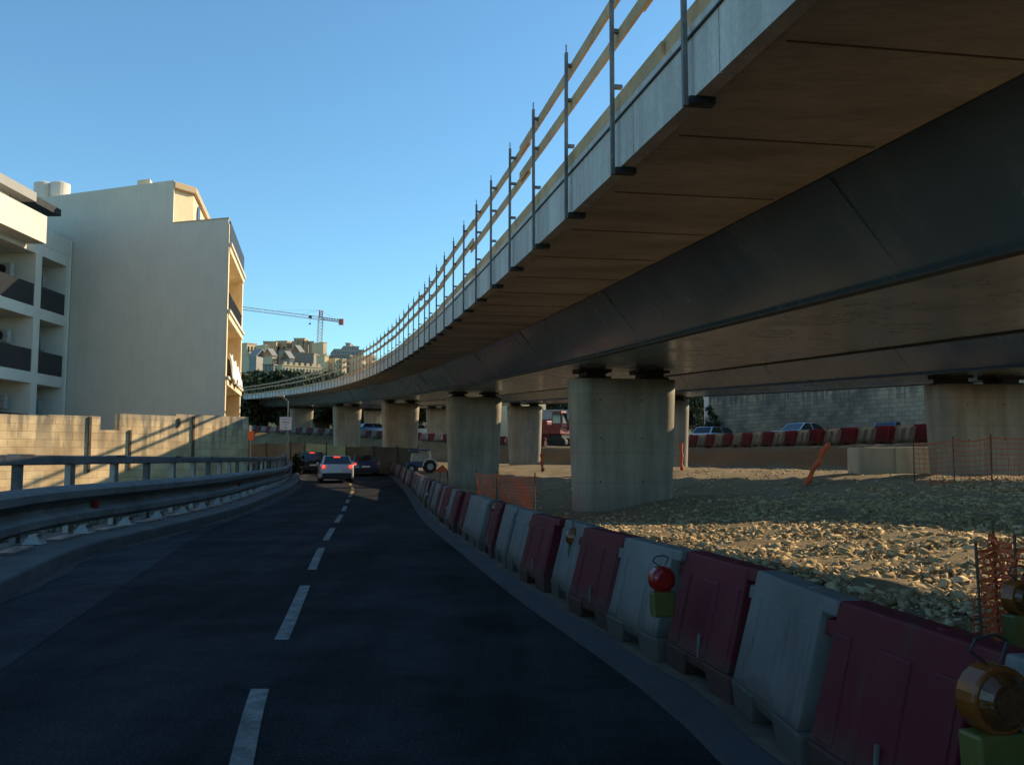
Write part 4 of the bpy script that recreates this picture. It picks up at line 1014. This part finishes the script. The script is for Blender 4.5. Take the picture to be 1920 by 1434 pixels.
def container(px, y, m, label, rz=0, dims=(6, 2.4, 2.5), py=852):
    x = at(px, py, y).x; z = hgt(x, y); e = empty('shipping_container', (x, y, z), rz); tag(e, label, 'container')
    b = MB(); b.box((0, 0, dims[2] / 2), (dims[0] - .1, dims[1] - .1, dims[2] - .1)); n = int(dims[0] / .3)
    for k in range(n):
        for s in (-1, 1): b.box((-dims[0] / 2 + .2 + k * .3, s * (dims[1] / 2 - .03), dims[2] / 2), (.14, .06, dims[2] - .3))
    b.build('corrugated_body', m, e)
    b = MB()
    for sx in (-1, 1):
        for sy in (-1, 1): b.box((sx * dims[0] / 2, sy * dims[1] / 2, dims[2] / 2), (.12, .12, dims[2] + .02))
    for sy in (-1, 1):
        for z_ in (.06, dims[2] - .06): b.box((0, sy * (dims[1] / 2 + .001), z_), (dims[0] - .13, .12, .12))
    b.build('frame', m, e); b = MB()
    if dims[2] == 2.5:
        for x_, z_ in ((-.8, 1.7), (.7, .7)):
            b = MB(); b.box((x_, -dims[1] / 2 - .07, z_), (.5, .02, .4)); b.build('notice', M['numplate'], e)
container(1026, 92, M['container_red'], 'dark red corrugated container beside the excavator', R(-8))
container(1040, 104, M['grey_stone'], 'grey site cabin behind the dark red container', R(0), (7, 2.6, 3.6))
container(533, 104, M['teal'], 'teal site cabin seen past the far left pier', 0, (2.2, 2.2, 1.0))
container(512, 103, M['white_render'], 'cream site box left of the teal cabin', 0, (1.7, 1.6, 1.2))
def compressor():
    y = 58; x = at(795, 860, y).x; z = hgt(x, y); e = empty('site_tractor', (x, y, z), R(10)); tag(e, 'small blue and white site tractor parked beside the screen fence', 'tractor')
    b = MB(); b.box((-.35, 0, .95), (.95, .8, .55), 0, (.9, .9)); b.build('bonnet', M['plate'], e, bevel=.06)
    b = MB(); b.box((-.5, 0, .5), (1.2, .6, .35)); b.build('chassis', M['machine_blue'], e, bevel=.04)
    b = MB(); b.box((-.3, 0, 1.42), (1.3, .95, .09)); b.build('canopy', M['machine_blue'], e, bevel=.03)
    b = MB(); b.path([(.3, -.4, .5), (.38, -.4, 1.0), (.3, -.4, 1.38)], .06, 6); b.path([(.3, .4, .5), (.38, .4, 1.0), (.3, .4, 1.38)], .06, 6); b.build('roll_bar', M['white_render'], e)
    for yx, yy, r in ((.35, -.5, .40), (.35, .5, .40), (-.8, -.45, .28), (-.8, .45, .28)):
        b = MB(); b.tube((yx, yy - .12, r), (yx, yy + .12, r), r, 18); wv = b.build('wheel', M['tyre'], e, bevel=.03); b = MB(); b.tube((yx, yy - .13, r), (yx, yy + .13, r), r * .5, 12); b.build('rim', M['rim'], wv)
    b = MB(); b.prism([Vector((.35 + .5 * math.cos(a), 0, .42 + .5 * math.sin(a))) for a in np.linspace(0, math.pi, 9)] + [Vector((.35 + .44 * math.cos(a), 0, .42 + .44 * math.sin(a))) for a in np.linspace(math.pi, 0, 9)], (0, -.68, 0), (0, -.38, 0)); b.build('mudguard', M['white_render'], e)
compressor()
p = G3(828, 862, 50); e = empty('roadworks_tripod', p); tag(e, 'orange fabric triangle on legs between the tractor and the second pier', 'warning sign')
b = MB(); b.prism([Vector(q) for q in ((-.45, 0, .55), (.42, 0, .55), (.05, 0, .95))], (0, 0, 0), (0, .03, 0)); b.build('fabric_triangle', M['orange'], e)
b = MB(); b.tube((-.1, 0, 0), (-.05, .02, .6), .02, 6); b.tube((.38, .05, 0), (.3, .02, .6), .05, 6); b.build('leg', M['black'], e)
def concrete_block(px0, px1, y, label):
    a = at(px0, 880, y).x; c = at(px1, 880, y).x; z = hgt((a + c) / 2, y) - .05; b = MB(); b.box(((a + c) / 2, y + .5, z + .42), (c - a - .02, 1.0, .84))
    o = b.build('concrete_block', M['block'], bevel=.03); tag(o, label, 'concrete block', 'concrete blocks beside the right pier')
concrete_block(1611, 1680, 27.5, 'left concrete block at the foot of the bank'); concrete_block(1681, 1748, 27.4, 'right concrete block, against the right pier')
p = at(471, 817, 62); e = empty('orange_box', (p.x, 62, p.z - .9)); tag(e, 'orange site box on a pole just past the end of the limestone wall', 'site box')
b = MB(); b.box((0, 0, .9), (.42, .3, .6)); b.build('panel', M['orange'], e, bevel=.02)
b = MB(); b.tube((0, 0, -.8), (0, 0, .6), .04, 6); b.build('pole', M['galv'], e); b = MB(); b.box((-.05, 0, 1.4), (.16, .16, .4)); b.build('lamp', M['white_render'], e, bevel=.02)
# bright cream building glimpsed between piers
y = 118; a = at(939, 748, y); c = at(1021, 748, y); e = empty('cream_building', ((a.x + c.x) / 2, y + 3, hgt(a.x, y + 3)), 0); tag(e, 'bright cream building glimpsed on both sides of a middle pier', 'building')
o0 = Vector(e.location); W_ = c.x - a.x; th = R(32)
b = MB(); b.box((0, 0, (a.z - o0.z) / 2), (W_ * .84, 4, a.z - o0.z), th); b.build('wall', M['cream_stone'], e)
b = MB(); b.box((0, 0, a.z - o0.z + .1), (W_ * .86, 4.2, .2), th); b.build('roof', M['roof_flat'], e)
for k in range(3):
    b = MB(); v = Matrix.Rotation(th, 3, 'Z') @ Vector((-1.6 + k * 1.6, -2.01, 3.6)); b.box(tuple(v), (.7, .04, .9), th); b.build('window', M['window'], e)
# ------------------------------------------------------------------ vegetation
def tree(name, x, y, z, h, r, seed, m, n, leaf, label, group, cat='tree', low=.25, cone=False):
    rg = np.random.default_rng(seed); e = empty(name, (x, y, z)); tag(e, label, cat, group)
    b = MB(); b.tube((0, 0, -.4), (0, 0, h * .45), r * .09, 7, r * .05)
    cl = []
    for k in range(17):
        a = rg.uniform(0, 6.28); rr = r * rg.uniform(.15, .85); zz = h * rg.uniform(low + .15, .92)
        if cone: rr *= (1.1 - zz / h)
        p = Vector((rr * math.cos(a), rr * math.sin(a), zz)); cl.append((p, r * rg.uniform(.16, .46) * (1.15 - .4 * zz / h)))
        b.tube((0, 0, h * rg.uniform(.15, .4)), tuple(p * .92), r * .035, 5, r * .012)
    cl.append((Vector((0, 0, h * .6)), r * .6)); b.build('trunk', M['bark'], e)
    C_ = np.array([[*c[0], c[1]] for c in cl]); idx = rg.integers(0, len(C_), n)
    d = rg.normal(0, 1, (n, 3)); d /= np.linalg.norm(d, axis=1)[:, None]; rad = rg.random(n) ** .45
    P = C_[idx, :3] + d * (C_[idx, 3] * rad)[:, None]; P[:, 2] = np.clip(P[:, 2], h * low * .6, None)
    nn = rg.normal(0, 1, (n, 3)) + d * .8; nn /= np.linalg.norm(nn, axis=1)[:, None]
    t1 = np.cross(nn, rg.normal(0, 1, (n, 3))); t1 /= np.linalg.norm(t1, axis=1)[:, None]; t2 = np.cross(nn, t1)
    s = leaf * rg.uniform(.6, 1.4, n)[:, None]
    VV = np.stack([P - t1 * s, P - t2 * s * .5, P + t1 * s, P + t2 * s * .5], 1).reshape(-1, 3); FF = np.arange(4 * n).reshape(-1, 4)
    link_mesh('crown', np_mesh('crown', VV, FF, m), e); return e
GV = 'trees beyond the upper road'
rt = np.random.default_rng(3)
for k, px in enumerate(range(470, 1330, 26)):
    y = 128 + rt.uniform(-8, 14) + (0 if px < 900 else 8); x = at(px, 800, y).x
    if 925 < px < 1030: y = 150; x = at(px, 800, y).x
    tp = at(px, 745, y).z if px < 700 else at(px, 738, y).z
    z = hgt(x, y); h = max(5, tp - z + rt.uniform(-1, 1.6))
    tree('broadleaf_tree', x, y, z, h, 3.4 * rt.uniform(.85, 1.2), k, M['leaf_dark'] if k % 3 else M['leaf_olive'], 1500, .36,
         ('dark' if k % 3 else 'olive') + ' green tree glimpsed between the piers beyond the upper road', GV)
GH = 'trees on the slope below the town'
for k in range(46):
    px = 448 + rt.uniform(0, 175); y = rt.uniform(215, 262); x = at(px, 720, y).x
    z = hgt(x, y); py = 692 + rt.uniform(0, 30) + (px - 450) * .06; tp = at(px, py, y).z
    h = min(max(tp - z, 4), 16)
    tree('hillside_tree', x, y, tp - h, h, 5.2 * rt.uniform(.8, 1.2), 100 + k, M['leaf_dark'] if k % 2 else M['leaf_olive'], 700, .75,
         ('dark' if k % 2 else 'olive') + ' green tree on the slope below the hilltop town', GH)
p = G3(557, 850, 60); tree('dark_shrub', p[0], p[1], p[2] - .1, 1.7, .55, 55, M['leaf_dark'], 2600, .07, 'dark upright shrub beside the end of the guardrail', None, 'shrub', low=.05)
for k, (px, y, h, r) in enumerate(((470, 60, 1.5, .9), (500, 61, 1.2, .9), (525, 60.5, 1.3, .8))):
    p = G3(px, 860, y); tree('low_bush', p[0], p[1], p[2] - .1, h, r, 60 + k, M['leaf_olive'], 1500, .08, ['low bush at the right end of the limestone wall', 'low bush midway between the limestone wall and the sign', 'low bush at the foot of the road sign'][k], 'low bushes before the screen fence', 'bush', low=.05)
p = at(1332, 790, 68); tree('climbing_bush', p.x, 68, hgt(p.x, 68), 3.2, .8, 77, M['leaf_dark'], 1800, .1, 'dark ivy bush at the left end of the old stone wall', None, 'bush', low=.05)
# ------------------------------------------------------------------ hilltop town
def town(px0, px1, py0, py1, y, m, rz, label, nwin=(0, 0), depth=8, name='town_building', roofm=None, gable=False, crenel=False, group=None):
    if rz >= 20: rz = rz * .5 + 30; depth = min(depth, 6)
    a = at(px0, py0, y); c = at(px1, py1, y); wid = c.x - a.x; cx = (a.x + c.x) / 2; H_ = a.z - c.z; th = R(rz)
    W_ = max(1.5, (wid - depth * abs(math.sin(th))) / math.cos(th)) if abs(rz) > 1 else wid
    dz = 12; e = empty(name, (cx, y + depth / 2, c.z - dz), th); tag(e, label, 'building', group)
    b = MB(); b.box((0, 0, (H_ + dz) / 2), (W_, depth, H_ + dz)); b.build('wall', m, e)
    T = H_ + dz
    if gable:
        b = MB(); b.prism([Vector(q) for q in ((-W_ / 2 - .2, -depth / 2 - .2, T), (W_ / 2 + .2, -depth / 2 - .2, T), (W_ / 2 + .2, 0, T + 2.4), (-W_ / 2 - .2, 0, T + 2.4))], (0, 0, 0), (0, 0, .2))
        b.prism([Vector(q) for q in ((-W_ / 2 - .2, depth / 2 + .2, T), (W_ / 2 + .2, depth / 2 + .2, T), (W_ / 2 + .2, 0, T + 2.4), (-W_ / 2 - .2, 0, T + 2.4))], (0, 0, 0), (0, 0, .2)); b.build('roof', roofm or M['roof_flat'], e)
    else:
        b = MB(); b.box((0, 0, T + .12), (W_ + .3, depth + .3, .26)); b.build('roof_edge', roofm or m, e)
    if crenel:
        n = max(4, int(W_ / 1.6)); b = MB()
        for k in range(n): b.box((-W_ / 2 + (k + .5) * W_ / n, -depth / 2 + .2, T + .6), (W_ / n * .5, .5, .9))
        b.build('dormer_row', m, e)
    nu, nv = nwin
    for i in range(nu):
        for j in range(nv):
            q = MB(); q.box((-W_ / 2 + (i + .5) * W_ / nu, -depth / 2 - .01, dz + H_ * (j + .5) / nv), (min(1.3, W_ / nu * .42), .08, min(1.7, H_ / nv * .5))); q.build('window', M['window'], e)
    if W_ > 6 and rz > 0:
        for j in range(2):
            q = MB(); q.box((W_ / 2 + .01, 0, dz + H_ * (j + .5) / 2), (.08, 1.2, min(1.5, H_ * .25))); q.build('window', M['window'], e)
    return e
T_ = town
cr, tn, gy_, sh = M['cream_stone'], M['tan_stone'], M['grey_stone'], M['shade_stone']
T_(440, 478, 644, 664, 312, cr, 32, 'cream flat-roofed block at the far left of the hilltop', (3, 1))
T_(479, 495, 647, 664, 308, cr, 32, 'small cream cube right of the far left hilltop block', (0, 0))
T_(488, 517, 641, 666, 325, tn, 8, 'tan blank-walled block in the left of the hilltop skyline', (0, 0))
T_(517, 545, 640, 668, 330, tn, -10, 'brown block with a slanted roof left of the hilltop tower', (2, 1))
T_(541, 552, 641, 668, 318, tn, 14, 'tan slab at the left of the ribbed hilltop block'); T_(553, 563, 640, 668, 319, tn, 14, 'second slab of the ribbed hilltop block'); T_(564, 573, 640, 668, 319, tn, 14, 'third slab of the ribbed hilltop block'); T_(574, 583, 641, 668, 318, tn, 14, 'last slab of the ribbed hilltop block')
T_(551, 571, 635, 642, 328, tn, 0, 'low round-edged penthouse topping the ribbed block', (4, 1))
T_(583, 608, 642, 668, 310, cr, 40, 'bright cream block under the tower crane', (0, 0), 7)
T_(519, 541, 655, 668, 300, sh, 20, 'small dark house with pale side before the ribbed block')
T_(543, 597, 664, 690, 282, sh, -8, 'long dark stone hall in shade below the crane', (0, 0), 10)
T_(595, 609, 667, 701, 275, cr, 38, 'sunlit end of the dark hall, built as a tall cream block', (0, 0), 4)  # cream block carries the sunlit side of the hall in its colour
T_(613, 626, 673, 701, 276, cr, 34, 'cream tower right of the hall with a dark gap beside it', (1, 3), 5); T_(631, 641, 674, 702, 277, cr, 34, 'narrow cream tower left of the long grey block', (1, 3), 4)
T_(606, 680, 656, 667, 300, gy_, 16, 'long grey concrete block with colonnaded top floor at the right of the hilltop', (14, 1), 14, roofm=M['roof_flat'])
T_(630, 672, 650, 657, 306, gy_, 16, 'stepped upper floor of the long grey block', (6, 1), 10, roofm=M['roof_flat']); T_(648, 656, 644, 651, 310, gy_, 0, 'small roof turret of the long grey block')
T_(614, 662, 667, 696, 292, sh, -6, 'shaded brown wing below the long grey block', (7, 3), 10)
T_(659, 677, 667, 702, 284, cr, 36, 'sunlit pale wing at the end of the shaded brown one', (3, 3), 6); T_(675, 700, 667, 700, 288, cr, 34, 'rightmost pale building, behind the viaduct railing', (4, 3), 7)
T_(514, 597, 687, 702, 262, cr, 20, 'low cream terrace with a row of small dormers above the trees', (12, 1), 5, crenel=True)
T_(466, 492, 668, 690, 284, gy_, -18, 'dark gabled house at the left of the slope', (2, 1), 6, gable=True, roofm=M['roof_flat'])
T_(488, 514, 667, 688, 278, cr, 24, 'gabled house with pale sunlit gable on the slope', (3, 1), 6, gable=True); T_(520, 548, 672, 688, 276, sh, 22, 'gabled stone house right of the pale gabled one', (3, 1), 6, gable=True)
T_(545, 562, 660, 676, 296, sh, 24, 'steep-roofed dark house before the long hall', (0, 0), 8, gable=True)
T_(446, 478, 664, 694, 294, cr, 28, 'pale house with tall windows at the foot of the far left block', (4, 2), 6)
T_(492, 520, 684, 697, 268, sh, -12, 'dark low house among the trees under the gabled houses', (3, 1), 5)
# tower crane
def crane():
    y = 318; base = at(598, 690, y); top = at(603, 582, y); e = empty('tower_crane', (base.x, y, base.z)); tag(e, 'tall tower crane with long jib pointing left above the hilltop', 'crane'); o0 = Vector(e.location)
    def lattice(a, c, w_, n, r):
        a = Vector(a); c = Vector(c); d = (c - a).normalized(); u_ = d.cross(Vector((0, 1, 0))).normalized(); v_ = Vector((0, 1, 0)); b = MB(); cs = [(u_ * i + v_ * j) * w_ / 2 for i, j in ((-1, -1), (1, -1), (1, 1), (-1, 1))]
        for q in cs: b.tube(a + q, c + q, r, 4)
        for k in range(n):
            p0 = a + (c - a) * k / n; p1 = a + (c - a) * (k + 1) / n
            for i in range(4): b.tube(p0 + cs[i], p1 + cs[(i + 1) % 4], r * .7, 3)
        return b
    L = lambda px, py: at(px, py, y) - o0
    m = mat('crane_grey', (.5, .5, .48), .6, .1); rd = mat('crane_red', (.36, .13, .11), .6, .1)
    J = L(601.5, 596)
    lattice((J.x - .6, 0, 0), (J.x, 0, J.z), 1.5, 16, .11).build('mast', m, e)
    lattice((J.x, 0, J.z), tuple(L(602, 582)), 1.0, 3, .14).build('tower_head', rd, e)
    jb = L(455, 578); lattice((J.x, 0, J.z - .2), (jb.x, 0, jb.z), 1.0, 30, .07).build('jib', m, e)
    cj = L(640, 602); lattice((J.x, 0, J.z - .2), (cj.x, 0, cj.z), .8, 8, .12).build('counter_jib', rd, e)
    b = MB(); b.box((cj.x, 0, cj.z - .3), (1.6, 1.4, 2.0)); b.build('counterweight', rd, e)
    b = MB(); b.tube(tuple(L(602, 582)), tuple(L(520, 582)), .05, 3); b.tube(tuple(L(602, 582)), tuple(L(565, 589)), .05, 3); b.tube(tuple(L(602, 582)), tuple(L(630, 599)), .05, 3); b.build('tie_cable', m, e)
    t = L(582, 594); b = MB(); b.box(tuple(t), (1.0, .8, .9)); b.build('trolley', M['darksteel'], e)
    hk = L(581, 607); b = MB(); b.tube(tuple(t), tuple(hk), .03, 3); b.box(tuple(hk), (.7, .4, .4)); b.build('hook_block', M['darksteel'], e)
crane()
bpy.data.objects.remove(bw_); bpy.data.objects.remove(br_)
